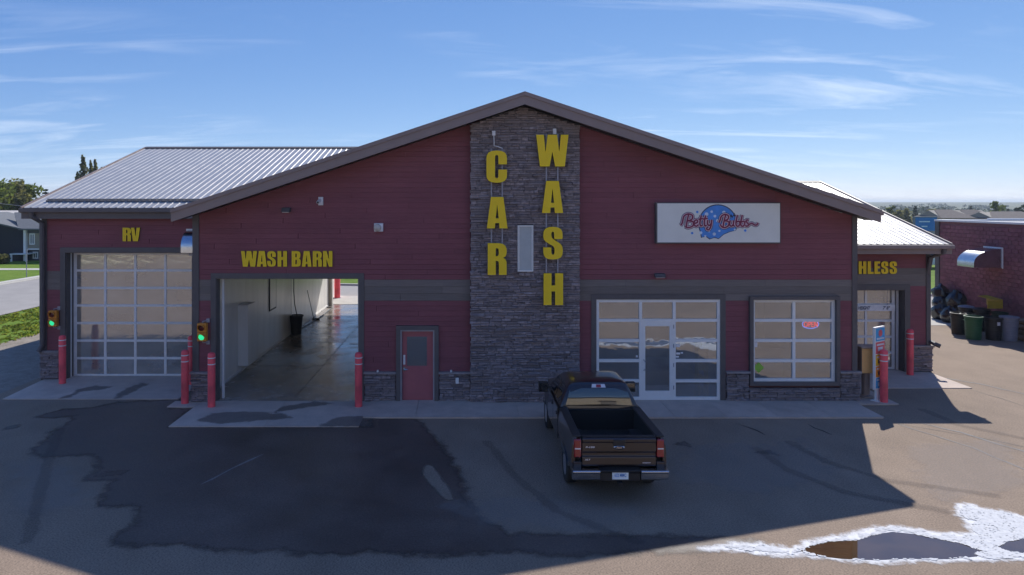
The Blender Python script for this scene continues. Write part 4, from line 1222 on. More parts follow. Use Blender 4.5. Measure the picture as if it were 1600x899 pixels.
# EOF2
# ------------------------------------------------------------------ signs and fittings on the walls
YS = YC - .13
def vsign(name, label, chars, rails, boxes):
    t = thing(name, label, 'sign', (P((rails[0] + rails[1]) / 2, 300, YS).x, YS, 0))
    zt_, zb = P(0, rails[2], YS).z, P(0, rails[3], YS).z
    for rx in rails[:2]:
        x = P(rx, 300, YS).x
        obj('rail', MB().box(x - .022, x + .022, YS + .055, YS + .10, zb, zt_).box(x - .022, x + .022, YS + .10, YC + .02, zb + .1, zb + .14).box(x - .022, x + .022, YS + .10, YC + .02, zt_ - .14, zt_ - .1), M['rail'], t, world=True)
    for ch, x0, x1, y0, y1 in chars:
        a, b = P(x0, y1, YS), P(x1, y0, YS)
        letter(ch, a.x, YS, a.z, b.x - a.x, b.z - a.z, .11, t)
    return t
cs = vsign('vertical_sign', 'tall yellow sign on the stone column spelling CAR downward', [('C', 760, 792, 235.5, 286), ('A', 760.5, 793, 308, 357), ('R', 762, 791.5, 380, 429.5)], (768, 785, 232, 431), 0)
c0, c1, c2 = P(785, 232, YS + .08), P(772, 228, YS + .08), P(771.5, 212, YS + .08)
obj('conduit', MB().tube([c0 - Vector((0, 0, .1)), c0, P(777, 229, YS + .08), c1, P(772, 222, YS + .08), c2], .016, 6), M['stripe'], cs, world=True)
obj('junction_box', MB().box(c2.x - .05, c2.x + .05, YC - .1, YC + .02, c2.z, c2.z + .14), M['stripe'], cs, world=True)
ws = vsign('vertical_sign', 'tall yellow sign on the stone column spelling WASH downward', [('W', 837.5, 888, 211, 260.5), ('A', 846.5, 879.5, 283, 333), ('S', 848.5, 879, 354.5, 405.5), ('H', 849, 879.5, 427, 476.5)], (854, 872, 209, 479), 0)
j = P(867, 206, YS)
obj('junction_box', MB().box(j.x - .05, j.x + .05, YC - .1, YC + .02, j.z - .07, j.z + .10), M['stripe'], ws, world=True)
def hsign(label, chars, y0, y1, Y, depth=.05):
    a0 = P(chars[0][1], y1, Y); b0 = P(chars[-1][2], y1, Y)
    t = thing('letter_sign', label, 'sign', ((a0.x + b0.x) / 2, Y, a0.z))
    for ch, x0, x1 in chars:
        a, b = P(x0, y1, Y), P(x1, y0, Y)
        letter(ch, a.x, Y, a.z, b.x - a.x, b.z - a.z, depth, t)
    return t
hsign('yellow WASH BARN lettering above the open wash bay', [('W', 377, 402), ('A', 401.7, 417.2), ('S', 417.9, 431.5), ('H', 434, 448.8), ('B', 456, 470.2), ('A', 471.8, 487.2), ('R', 489, 503.2), ('N', 505, 519.7)], 392.4, 416.8, -.055)
hsign('short yellow RV lettering above the tall glazed garage door', [('R', 192, 205.2), ('V', 205, 219.4)], 356, 377.2, YL - .055)
hsign('yellow TOUCHLESS lettering above the right hand bay door', [('T', 1287, 1297), ('O', 1298.5, 1310), ('U', 1312, 1323.5), ('C', 1326, 1338), ('H', 1341, 1353), ('L', 1355.2, 1364.5), ('E', 1365.7, 1375), ('S', 1376.2, 1387.5), ('S', 1389.2, 1401)], 408.5, 428.2, YR - .055)

# box sign with the shop's name
a, b = P(1025, 381, -.2), P(1220, 316.5, -.2)
bs = thing('box_sign', 'pale rectangular sign with Betty Bubbs script over a blue bubble dome', 'sign', ((a.x + b.x) / 2, -.2, a.z))
obj('case', MB().box(a.x, b.x, -.2, -.03, a.z, b.z), M['trim'], bs, world=True, bevel=.01)
fa, fb = P(1027.3, 379, -.21), P(1218.7, 318, -.21)
obj('face', MB().box(fa.x, fb.x, -.206, -.2005, fa.z, fb.z), M['signface'], bs, world=True)
def sp(px, py): p = P(px, py, -.21); return (p.x, p.z)
def flat(name, pts, y0, m, parent):
    return obj(name, MB().prism_xz([sp(*q) for q in pts], y0 - .0015, y0), m, parent, world=True)
cxx, cyy, rr = 1121.5, 350, 29
def dome(r):
    pts = [(cxx + r * math.cos(R(t)), cyy - r * math.sin(R(t))) for t in range(-20, 206, 9)]
    bt = [(cxx - r * .86, cyy + r * .72), (cxx - r * .62, cyy + r * .66), (cxx - r * .42, cyy + r * .80), (cxx - .18 * r, cyy + r * .72), (cxx + .05 * r, cyy + r * .78), (cxx + .30 * r, cyy + r * .56), (cxx + .62 * r, cyy + r * .42)]
    return pts + bt
flat('dome_outline', dome(30.5), -.207, M['ink_dark'], bs)
flat('dome', dome(29), -.2095, M['ink_blue'], bs)
for x, y, r in [(1104, 335, 3), (1112, 331, 2), (1117, 338, 2.2), (1131, 332, 2.6), (1138, 336, 1.6), (1095, 364, 2.4), (1102, 369, 1.6), (1116, 366, 2.6), (1124, 361, 1.8), (1148, 359, 1.6), (1121, 345, 2.4), (1108, 362, 1.4)]:
    flat('bubble', [(x + r * math.cos(t * .628), y + r * math.sin(t * .628)) for t in range(10)], -.212, M['ink_pale'], bs)
for x, y in [(1089.5, 331.5), (1081.5, 364.5), (1164.5, 360.5)]:
    flat('bubble', [(x + 2 * math.cos(t * .628), y + 2 * math.sin(t * .628)) for t in range(10)], -.2075, M['ink_blue'], bs)
SCRIPT = [
 [[(505, 235), (490, 300), (478, 370)], [(420, 350), (437, 328), (446, 290), (458, 252), (500, 230), (544, 246), (540, 284), (498, 301)], [(498, 301), (550, 312), (548, 354), (500, 372), (468, 360)]],
 [[(562, 332), (598, 315), (590, 292), (566, 304), (561, 340), (584, 358), (608, 342)]],
 [[(637, 245), (622, 318), (630, 355), (648, 346)], [(606, 286), (652, 279)]],
 [[(682, 245), (667, 318), (675, 355), (692, 346)], [(656, 282), (704, 276)]],
 [[(704, 292), (702, 334), (718, 350), (738, 332)], [(744, 290), (737, 356), (714, 394), (692, 386), (702, 366)]],
 [[(890, 240), (872, 310), (862, 370)], [(820, 322), (834, 290), (846, 254), (882, 235), (918, 250), (912, 285), (874, 301)], [(874, 301), (921, 312), (916, 354), (875, 372), (846, 360), (836, 336)]],
 [[(938, 295), (932, 338), (946, 357), (967, 342), (975, 296)], [(973, 312), (970, 348), (984, 356)]],
 [[(1013, 240), (998, 310), (1000, 348), (1019, 358), (1038, 335), (1031, 306), (1004, 314)]],
 [[(1063, 240), (1048, 310), (1050, 348), (1069, 358), (1088, 335), (1081, 306), (1054, 314)]],
 [[(1131, 300), (1113, 292), (1102, 308), (1121, 328), (1128, 347), (1109, 358), (1095, 348)], [(1128, 346), (1160, 327), (1190, 344), (1214, 343), (1226, 320)]],
]
def smooth_line(p, n=4):
    out = []
    for i in range(len(p) - 1):
        p0, p1, p2, p3 = p[max(i - 1, 0)], p[i], p[i + 1], p[min(i + 2, len(p) - 1)]
        for k in range(n):
            t = k / n
            out.append(tuple(.5 * (2 * p1[q] + (p2[q] - p0[q]) * t + (2 * p0[q] - 5 * p1[q] + 4 * p2[q] - p3[q]) * t * t + (3 * p1[q] - p0[q] - 3 * p2[q] + p3[q]) * t ** 3) for q in (0, 1)))
    return out + [p[-1]]
for r_, yy, m, nm in ((.062, -.2135, 'ink_dark', 'letter_outline'), (.044, -.2170, 'ink_pink', 'letter_rim'), (.0255, -.2200, 'ink_maroon', 'letter')):
    for strokes in SCRIPT:
        mb = MB()
        for stk in strokes:
            pts = [sp(1000 + q[0] / 6.658, 300 + q[1] / 6.658) for q in smooth_line(stk)]
            k0 = len(mb.v)
            mb.tube([(q[0], 0, q[1]) for q in pts], r_, 8)
            mb.v[k0:] = [(v[0], yy + v[1] * .05, v[2]) for v in mb.v[k0:]]
        obj(nm, mb, M[m], bs, world=True)
flat('curl', [(1139.5, 341), (1142, 334.5), (1144.5, 338), (1147.5, 332.5), (1149.5, 340), (1146, 337.5), (1144, 341), (1142, 338.5)], -.2125, M['ink_dark'], bs)

def wall_light(label, px, py, w, h):
    p = P(px, py, -.03)
    t = thing('wall_light', label, 'light', (p.x, -.03, p.z), group='dark wall lights on the gable')
    obj('housing', MB().prism_yz([(0, h / 2), (-.12, h / 2 - .01), (-.20, -h / 2), (0, -h / 2)], -w / 2, w / 2), M['trim'], t, bevel=.012)
    obj('lens', MB().prism_yz([(-.16, -h / 2 - .015), (-.03, -h / 2 - .015), (-.03, -h / 2 - .001), (-.16, -h / 2 - .001)], -w / 2 + .03, w / 2 - .03), M['clear'], t)
wall_light('dark wall light high on the gable above the WASH BARN lettering', 448, 328, .26, .14)
wall_light('dark wall light below the pale shop sign', 1030, 430, .32, .12)
p = P(501.5, 314.5, -.03)
t = thing('security_camera', 'small white security camera under the left roof slope', 'camera', (p.x, -.03, p.z))
obj('mount', MB().box(-.075, .075, -.05, 0, -.13, .13), M['stripe'], t, bevel=.01)
obj('body', MB().tube([(-.02, -.05, .03), (-.03, -.22, -.02), (-.03, -.30, -.04)], [.05, .055, .05], 10), M['stripe'], t)
obj('lens', MB().tube([(-.03, -.301, -.04), (-.03, -.32, -.045)], .035, 10), M['black'], t)
p = P(592, 355.5, -.03)
t = thing('loudspeaker', 'white square wall loudspeaker between the bay and the column', 'speaker', (p.x, -.03, p.z))
obj('case', MB().box(-.14, .14, -.10, 0, -.13, .13), M['stripe'], t, bevel=.012)
obj('grille', MB().lathe([(0, -.19), (.10, -.17), (.12, -.101), (.12, -.1005)], 18, (-.03, 0, -.005), 'y'), M['bedroom'], t, smooth=True)

# galvanised exhaust hood on the RV bay wall
def hood(name, label, loc, rz, w, dep, h):
    t = thing(name, label, 'vent hood', loc, rz)
    prof = [(0, h)] + [(-dep * math.sin(R(a)), h * .25 + h * .75 * math.cos(R(a))) for a in range(0, 91, 10)] + [(-dep, 0)]
    mb = MB()
    n = len(prof)
    for x in (-w / 2, w / 2):
        for q in prof: mb.v.append((x, q[0], q[1]))
    for i in range(n - 1): mb.f.append((i, i + 1, n + i + 1, n + i))
    obj('curved_sheet', mb, M['galv'], t, auto=40)
    for x in (-w / 2, w / 2):
        side = MB().prism_yz([(0, 0)] + prof[::1][1:] , x - .006, x + .006)
        obj('side_panel', side, M['galv'], t)
    obj('flange', MB().box(-w / 2 - .06, w / 2 + .06, -.025, .0, h + .003, h + .06).box(-w / 2 - .06, -w / 2 - .008, -.025, 0, -.05, h).box(w / 2 + .008, w / 2 + .06, -.025, 0, -.05, h), M['alu'], t)
    obj('damper', MB().box(-w / 2 + .02, w / 2 - .02, -dep + .03, -.03, .05, .07), M['black'], t)
    return t
hh = hood('vent_hood', 'shiny galvanised hood beside the RV lettering at the building corner', (-9.30, YL - .03, 4.50), 0, 1.0, .62, .74)
obj('motor', MB().box(-.30, -.12, -.42, -.25, -.12, .04), M['rail'], hh)

# traffic lights
def traffic_light(label, px, py, Y):
    p = P(px, py, Y)
    t = thing('traffic_light', label, 'traffic light', (p.x, Y - .04, p.z), group='two lamp traffic lights beside the bay doors')
    obj('housing', MB().box(-.145, .145, -.20, -.04, .003, .28), M['orange'], t, bevel=.02)
    obj('housing', MB().box(-.145, .145, -.20, -.04, -.28, -.003), M['orange'], t, bevel=.02)
    for z, m, nm in ((.14, 'lens_red', 'lens'), (-.14, 'lens_green', 'lens')):
        obj(nm, MB().lathe([(.0, -.235), (.06, -.225), (.098, -.203), (.098, -.2005)], 18, (0, 0, z), 'y'), M[m], t, smooth=True, label='unlit red lens' if z > 0 else 'lit green lens')
        v = MB()
        n = 15
        for rr_, yy in ((.112, -.2), (.118, -.36), (.105, -.36), (.10, -.2)):
            for k in range(n):
                a = R(-35 + 250 * k / (n - 1))
                ext = yy if yy > -.3 else yy + .10 * (1 - max(0, math.sin(a)))
                v.v.append((rr_ * math.cos(a), ext, z + rr_ * math.sin(a)))
        for s_ in range(3):
            for k in range(n - 1):
                v.f.append((s_ * n + k, s_ * n + k + 1, (s_ + 1) * n + k + 1, (s_ + 1) * n + k))
        obj('visor', v, M['orange'], t, smooth=True)
    for z in (.30, -.30):
        obj('bracket', MB().tube([(0, -.10, z * .93), (0, -.10, z * 1.12)], .018, 8).tube([(0, -.10, z * 1.1), (.14, -.06, z * 1.14)], .016, 8).box(.09, .19, -.05, .0, z * 1.14 - .06, z * 1.14 + .06), M['rail'], t)
traffic_light('traffic light showing green left of the RV door', 88, 496.5, YL)
traffic_light('traffic light showing green between the RV door and open bay', 319.5, 517.5, 0)

# red bollards
def bollard_at(px, py, label, first=[None]):
    g = G(px, py, .03)
    if first[0] is None:
        t = thing('bollard', label, 'bollard', g, group='red striped bollards by the bay doors')
        r_ = .112
        obj('sleeve', MB().lathe([(r_, 0), (r_, 1.56), (r_ * .95, 1.60), (r_ * .7, 1.63), (r_ * .35, 1.642), (0, 1.645)], 24), M['red'], t, auto=40)
        for z in (1.28, 1.47):
            obj('stripe', MB().lathe([(r_ + .003, z), (r_ + .004, z + .002), (r_ + .004, z + .028), (r_ + .003, z + .03)], 24), M['stripe'], t, smooth=True)
        first[0] = t
        return t
    return copy_tree(first[0], loc=g, label=label)
bollard_at(97.5, 599, 'red bollard left of the RV door, in front of the traffic light')
bollard_at(289, 630, 'red bollard standing alone in front of the building corner')
bollard_at(299, 600, 'red bollard close to the RV door, half hidden behind another')
bollard_at(330.5, 635.5, 'red bollard at the left edge of the open wash bay')
bollard_at(560.3, 635, 'red bollard at the right edge of the open wash bay')
bollard_at(1422, 585.5, 'red bollard right of the touchless door by the stone base')
bollard_at(1381, 629, 'red bollard behind the narrow colourful banner')

# pay kiosk, banner, clearance bar
t = thing('pay_kiosk', 'tan pay kiosk on a round brown post', 'kiosk', (12.66, .36, .05))
obj('post', MB().lathe([(.20, 0), (.20, .05), (.12, .08), (.12, .80)], 20), M['kiosk_dark'], t, auto=40)
obj('cabinet', MB().box(-.24, .36, -.22, .22, .80, 1.58), M['kiosk'], t, bevel=.02)
obj('dark_side', MB().box(-.246, -.2405, -.21, .21, .81, 1.57), M['kiosk_dark'], t)  # darker sheet over the cabinet's left face
obj('canopy', MB().box(-.28, .39, -.26, .24, 1.585, 1.63), M['kiosk_dark'], t, bevel=.01)
obj('door', MB().box(-.20, .32, -.2265, -.2205, .86, 1.52), M['kiosk'], t, bevel=.004)
obj('card_slot', MB().box(.22, .27, -.234, -.227, 1.18, 1.30), M['kiosk_dark'], t)
t = thing('banner_sign', 'narrow white banner with coloured price panels beside the kiosk', 'sign', (12.86, .0, .05), R(32))
obj('post', MB().box(-.19, -.03, -.03, .03, 0, .42).box(-.26, .05, -.12, .12, 0, .02), M['white'], t)
obj('board', MB().box(-.29, .29, -.035, .035, .36, 2.30), M['white'], t, bevel=.006)
M['bpale'] = mat('banner_pale', (.7, .72, .75), .5)
for i, (z0, z1, m) in enumerate([(1.86, 2.26, 'cyan'), (1.47, 1.83, 'coral'), (1.10, 1.44, 'byellow'), (.75, 1.07, 'borange'), (.40, .72, 'cyan')]):
    pnl = obj('price_panel', MB().box(-.24, .27, -.041, -.0355, z0, z1), M[m], t)
    zc = (z0 + z1) / 2
    if i == 0:
        obj('emblem', MB().lathe([(.0, -.046), (.11, -.046), (.11, -.0415)], 16, (.02, 0, zc + .04), 'y'), M['coral'], pnl)
        obj('strapline', MB().box(-.19, .22, -.046, -.0415, zc - .15, zc - .10), M['bpale'], pnl)
    else:
        obj('printed_bar', MB().box(-.19, .22, -.046, -.0415, zc + .07, zc + .12), M['bpale'], pnl)
        obj('printed_bar', MB().box(-.12, .15, -.046, -.0415, zc - .10, zc + .02), M['ink_dark' if i in (2, 3) else 'bpale'], pnl)
a, b = P(1320, 486, 4.05), P(1398, 476.5, 4.05)
t = thing('clearance_bar', 'white clearance bar marked with a height across the right bay door', 'bar', ((a.x + b.x) / 2, 4.05, a.z))
obj('bar', MB().box(a.x, b.x, 4.03, 4.06, a.z, b.z), M['stripe'], t, world=True)
for s_ in (.15, .85):
    x = a.x + (b.x - a.x) * s_
    obj('chain', MB().tube([(x, 4.045, b.z), (x, 4.045, 3.0)], .008, 6), M['rail'], t, world=True)
for txt, x0, x1 in (('HEIGHT', 1341, 1360), ("7' 8\"", 1379.5, 1391)):
    p0, p1 = P(x0, 481, 4.02), P(x1, 481, 4.02)
    me = text_mesh(txt, p1.x - p0.x, .13, .004, shear=.25, offset=.02); me.materials.append(M['ink_dark'])
    o = bpy.data.objects.new('lettering', me); o.location = ((p0.x + p1.x) / 2, 4.025, (a.z + b.z) / 2); put(o, t, True)

# open sign inside the office window, display stand behind the storefront
p = P(1266.5, 507, .14)
t = thing('open_sign', 'red and blue neon OPEN sign hanging inside the office window', 'sign', (p.x, .14, p.z))
ring = [(.26 * math.cos(R(q)), 0, .13 * math.sin(R(q))) for q in range(0, 361, 15)]
obj('blue_ring', MB().tube(ring, .014, 6, cap=False), M['neon_blue'], t)
me = text_mesh('OPEN', .42, .17, .012, offset=.004, space=1.12); me.materials.append(M['neon_red'])
o = bpy.data.objects.new('lettering', me); o.location = (0, -.01, 0); put(o, t)
obj('backing', MB().box(-.24, .24, .016, .026, -.11, .11), M['black'], t, bevel=.004)
obj('hanging_wire', MB().tube([(-.15, .02, .11), (-.15, .02, .9)], .004, 4).tube([(.15, .02, .11), (.15, .02, .9)], .004, 4), M['rail'], t)
t = thing('display_stand', 'yellow display stand behind the storefront glass', 'stand', (7.42, .30, .058))
obj('upright', MB().box(-.16, -.13, -.15, .15, 0, 1.72).box(.13, .16, -.15, .15, 0, 1.72), M['byellow'], t)
for z in (.12, .50, .88, 1.26, 1.62):
    obj('shelf', MB().box(-.1295, .1295, -.15, .15, z, z + .02), M['byellow'], t)
    obj('packet', MB().box(-.11, -.01, -.12, .05, z + .021, z + .24).box(.01, .11, -.12, .02, z + .021, z + .20), M['byellow'], t)
t = thing('service_counter', 'dim service counter seen inside the office window', 'counter', (9.9, 3.2, .058))
obj('front_panel', MB().box(-1.3, 1.3, -.30, .30, 0, .98), M['kiosk_dark'], t)
obj('worktop', MB().box(-1.36, 1.36, -.36, .36, .981, 1.03), M['bedroom'], t)

# things in the open bay
g = G(463, 521.5, .03)
t = thing('waste_bin', 'tall black bin against the bay wall with a hose hanging in it', 'bin', g)
obj('body', MB().lathe([(.24, 0), (.27, .45), (.305, .84)], 22), M['black'], t, auto=40)
obj('rim', MB().lathe([(.308, .80), (.335, .81), (.335, .87), (.30, .875), (.28, .80)], 22), M['black'], t, auto=40)
hy = g.y
t = thing('wash_hose', 'black wash hose hanging from a ceiling boom into the bin', 'hose', (g.x, hy, 4.44))
obj('boom', MB().tube([(-.25, 0, 0), (-.25, 0, -.16), (.1, 0, -.16)], .03, 8), M['rail'], t)
obj('hose', MB().tube([(-.12, 0, -.17), (-.12, 0, -2.4), (-.08, 0, -3.0), (.04, 0, -3.62)], .022, 6), M['black'], t)
obj('wand', MB().tube([(-.25, 0, -.17), (-.25, 0, -3.5)], .014, 6), M['rail'], t)
t = thing('spray_gun', 'spray gun dangling on a thin hose above the bay floor', 'spray gun', (G(473, 505, .03).x, G(473, 505).y, 4.44))
obj('hose', MB().tube([(0, 0, 0), (0, 0, -2.9)], .014, 6), M['black'], t)
obj('gun', MB().tube([(0, 0, -2.9), (.0, 0, -3.08), (.02, 0, -3.24)], [.02, .045, .025], 8), M['black'], t)
a = G(490, 500, .03)
t = thing('push_broom', 'long handled broom leaning on the white bay wall', 'broom', a)
obj('handle', MB().tube([(0, 0, .08), (-.15, -.8, 1.66)], .016, 6), M['black'], t)
obj('head', MB().box(-.05, .32, -.06, .06, .0, .09), M['black'], t)
hp = [G(x, y, .05) for x, y in [(471, 513), (487, 504), (503, 494), (514, 484.5), (519, 481.5), (508, 479.5), (498, 481), (502, 486), (495, 489)]]
o = obj('floor_hose', MB().tube(hp, .03, 6), M['black']); tag(o, 'black hose lying along the wet floor of the bay', 'hose')
t = thing('guard_post', 'thick red post outside the rear opening of the bay', 'post', (-8.44, 23.3, .02))
obj('sleeve', MB().lathe([(.19, 0), (.19, 2.0), (.12, 2.12), (0, 2.15)], 22), M['red'], t, auto=40)
obj('base_plate', MB().lathe([(.26, 0), (.26, .02), (.192, .021)], 22), M['rail'], t)

# ------------------------------------------------------------------ the pickup truck
T = thing('pickup_truck', 'dark maroon pickup truck parked facing the shopfront', 'truck', (3.15, -6.14, 0))
HW = 0.985
def tp(name, mb, m, par=None, **k): return obj(name, mb, m, par or T, **k)
def arc(c, r, a0, a1, n): return [(c + r * math.cos(R(a0 + (a1 - a0) * i / n)), .40 + r * math.sin(R(a0 + (a1 - a0) * i / n))) for i in range(n + 1)]
side = [(-1.06, .66)] + arc(0, .47, 165, 15, 12) + [(.5, .46), (3.16, .44)] + arc(3.66, .47, 165, 12, 12) + [(4.3, .52), (4.52, .62), (4.56, .86), (4.46, 1.06), (4.30, 1.13), (3.5, 1.22), (2.95, 1.27), (1.02, 1.33), (1.0, 1.36), (-1.06, 1.34), (-1.10, 1.2), (-1.10, .78)]
prof_x = [(0.0, .93), (.30, .97), (.62, 1.0), (1.0, 1.0), (1.30, .975), (1.45, .955)]
def bodyside(sgn):
    # side skin with a gentle barrel so that reflections roll over it
    bm = bmesh.new()
    vs = [bm.verts.new((0, p[0], p[1])) for p in side]
    f = bm.faces.new(vs)
    bmesh.ops.triangulate(bm, faces=[f])
    for z in (.55, .68, .80, .92, 1.02, 1.12, 1.20, 1.28):
        bmesh.ops.bisect_plane(bm, geom=bm.verts[:] + bm.edges[:] + bm.faces[:], plane_co=(0, 0, z), plane_no=(0, 0, 1))
    for y in (-.9, -.6, 0, .6, 1.0, 1.6, 2.2, 2.9, 3.2, 3.66, 4.1, 4.35, 4.48):
        bmesh.ops.bisect_plane(bm, geom=bm.verts[:] + bm.edges[:] + bm.faces[:], plane_co=(0, y, 0), plane_no=(0, 1, 0))
    for v in bm.verts:
        z, y = v.co.z, v.co.y
        w = HW
        t_ = (z - .86) / .5
        w -= .045 * t_ * t_
        if 1.0 < y < 3.0: w -= .012
        if y > 4.0: w -= .16 * ((y - 4.0) / .56) ** 2
        d0 = min(abs(math.hypot(y - c, z - .40) - .47) for c in (0, 3.66))
        if d0 < .16: w += .028 * (1 - d0 / .16)
        if z < .56: w -= .03
        v.co.x = sgn * w
    r = bmesh.ops.extrude_face_region(bm, geom=bm.faces[:])
    for e in r['geom']:
        if isinstance(e, bmesh.types.BMVert): e.co.x -= sgn * .07
    bmesh.ops.recalc_face_normals(bm, faces=bm.faces)
    me = bpy.data.meshes.new('body_side'); bm.to_mesh(me); bm.free()
    for p in me.polygons: p.use_smooth = True
    me.set_sharp_from_angle(angle=R(35))
    return obj('body_side', me, M['paint'], T)
for s_ in (-1, 1): bodyside(s_)
# chassis and wheel wells, floor, firewall
tp('chassis', MB().box(-.88, .88, -1.0, -.52, .42, .62).box(-.55, .55, -.52, .52, .34, .6).box(-.88, .88, .52, 3.1, .40, .62).box(-.55, .55, 3.1, 4.2, .34, .6).box(-.90, .90, 4.2, 4.46, .42, .9), M['black'])
tp('bed_floor', MB().box(-.905, .905, -1.03, 1.02, .80, .84), M['liner'])
ln = MB()
for s_ in (-1, 1):
    ln.box(min(s_ * .80, s_ * .90), max(s_ * .80, s_ * .90), -1.02, 1.0, .841, 1.32)
    ln.box(min(s_ * .55, s_ * .799), max(s_ * .55, s_ * .799), -.45, .45, .841, 1.02)
ln.box(-.80, .80, .93, 1.0, .841, 1.32)
for i in range(9):
    ln.box(-.50 + i * .12, -.46 + i * .12, -1.0, .92, .841, .852)
tp('bed_liner', ln, M['liner'], bevel=.01)
for s_ in (-1, 1):
    a, b = sorted((s_ * .775, s_ * .955))
    tp('bed_rail', MB().box(a, b, -1.06, 1.0, 1.335, 1.375), M['black'], bevel=.015)
# hood, cowl, grille
hd = MB()
ny_, nx_ = 8, 10
for i in range(ny_ + 1):
    y = 2.9 + (4.50 - 2.9) * i / ny_
    zc = 1.30 - .05 * (i / ny_) - .14 * max(0, (i / ny_ - .75) / .25) ** 2
    for j in range(nx_ + 1):
        u = -1 + 2 * j / nx_
        hw = .93 - .16 * (i / ny_) ** 3
        hd.v.append((u * hw, y, zc + .035 * (1 - u * u) - (.03 if abs(u) > .9 else 0)))
for i in range(ny_):
    for j in range(nx_):
        a = i * (nx_ + 1) + j
        hd.f.append((a, a + 1, a + nx_ + 2, a + nx_ + 1))
tp('hood', hd, M['paint'], smooth=True)
tp('grille', MB().box(-.62, .62, 4.47, 4.53, .72, 1.10), M['chrome'], bevel=.02)
tp('front_bumper', MB().box(-.92, .92, 4.47, 4.66, .44, .70), M['chrome'], bevel=.05)
for s_ in (-1, 1):
    a, b = sorted((s_ * .63, s_ * .86))
    tp('headlight', MB().box(a, b, 4.40, 4.50, .82, 1.10), M['clear'], bevel=.02)
# cab greenhouse
def ring(z, hw, y0, y1, r_, n=4, crown=0.0):
    pts = []
    for (cx_, cy_, a0) in ((hw - r_, y0 + r_, -90), (hw - r_, y1 - r_, 0), (-hw + r_, y1 - r_, 90), (-hw + r_, y0 + r_, 180)):
        for k in range(n + 1):
            a = R(a0 + 90 * k / n)
            pts.append((cx_ + r_ * math.cos(a), cy_ + r_ * math.sin(a), z))
    return pts
cab = MB()
rings = [ring(1.20, .945, 1.03, 3.22, .05), ring(1.34, .935, 1.045, 3.16, .07), ring(1.80, .735, 1.125, 2.50, .12), ring(1.87, .685, 1.18, 2.40, .14), ring(1.905, .60, 1.29, 2.30, .16), ring(1.915, .35, 1.65, 2.1, .16)]
n = len(rings[0])
for r_ in rings: cab.v += r_
for i in range(len(rings) - 1):
    for k in range(n):
        cab.f.append((i * n + k, i * n + (k + 1) % n, (i + 1) * n + (k + 1) % n, (i + 1) * n + k))
cab.f.append(tuple((len(rings) - 1) * n + k for k in range(n)))
tp('cab', cab, M['paint'], auto=50)
def slab4(p, off, th):        # thin glass panel from 4 corners, shifted outward
    p = [Vector(q) for q in p]
    nn = (p[1] - p[0]).cross(p[3] - p[0]).normalized()
    a = [q + nn * off for q in p]; b = [q + nn * (off + th) for q in p]
    return MB().hexa(a, b)
rw = MB(); NR = 8
ry, zz0 = 1.030, 1.38
for i in range(NR + 1):            # the glass is bowed: steeper at the foot than at the head
    z = 1.38 + .395 * i / NR
    if i: ry += .395 / NR * math.tan(R(6.5 + 11 * (i - .5) / NR))
    hw_ = .80 - .125 * i / NR
    for j in range(7):
        u = -1 + 2 * j / 6
        rw.v.append((u * hw_, ry + .018 * u * u, z))
for i in range(NR):
    for j in range(6):
        a = i * 7 + j
        rw.f.append((a, a + 1, a + 8, a + 7))
tp('rear_window', rw, M['truckglass'], smooth=True)
tp('windshield', slab4([(.84, 3.10, 1.38), (-.84, 3.10, 1.38), (-.66, 2.53, 1.78), (.66, 2.53, 1.78)], .012, .006), M['truckglass'])
for s_ in (-1, 1):
    for y0, y1, y2, y3 in ((1.22, 1.92, 1.85, 1.42), (2.0, 2.98, 2.48, 1.96)):
        q = [(s_ * .920, y0, 1.375), (s_ * .920, y1, 1.375), (s_ * .752, y2, 1.765), (s_ * .752, y3, 1.765)]
        if s_ < 0: q = q[::-1]; q = [q[1], q[0], q[3], q[2]] if False else q
        tp('side_window', slab4(q, .004, .006), M['truckglass'])
    for y0, y1 in ((1.10, 1.94), (1.965, 3.0)):
        pts = [(y0, .58), (y1, .56), (y1, 1.30), (y0, 1.325)]
        a, b = sorted((s_ * (HW - .02), s_ * (HW + .006)))
        dr = tp('door', MB().prism_yz(pts, a, b), M['paint'], bevel=.012)
        a, b = sorted((s_ * (HW + .007), s_ * (HW + .03)))
        obj('handle', MB().box(a, b, y0 + .08, y0 + .28, 1.13, 1.165), M['paint'], dr, bevel=.008)
    mr_ = tp('side_mirror', MB().tube([(s_ * .93, 2.78, 1.36), (s_ * 1.06, 2.76, 1.36)], .03, 8).box(*sorted((s_ * 1.03, s_ * 1.27)), 2.70, 2.84, 1.25, 1.50), M['black'], bevel=.02)
    obj('mirror_glass', MB().box(*sorted((s_ * 1.05, s_ * 1.25)), 2.692, 2.699, 1.27, 1.48), M['truckglass'], mr_)
# roof brake lamp
bl = tp('brake_light', MB().hexa([(-.17, 1.105, 1.795), (.17, 1.105, 1.795), (.17, 1.17, 1.795), (-.17, 1.17, 1.795)], [(-.15, 1.15, 1.865), (.15, 1.15, 1.865), (.15, 1.22, 1.865), (-.15, 1.22, 1.865)]), M['clear'])
obj('red_lens', slab4([(-.06, 1.108, 1.80), (.06, 1.108, 1.80), (.055, 1.146, 1.858), (-.055, 1.146, 1.858)], .003, .003), M['tail'], bl)
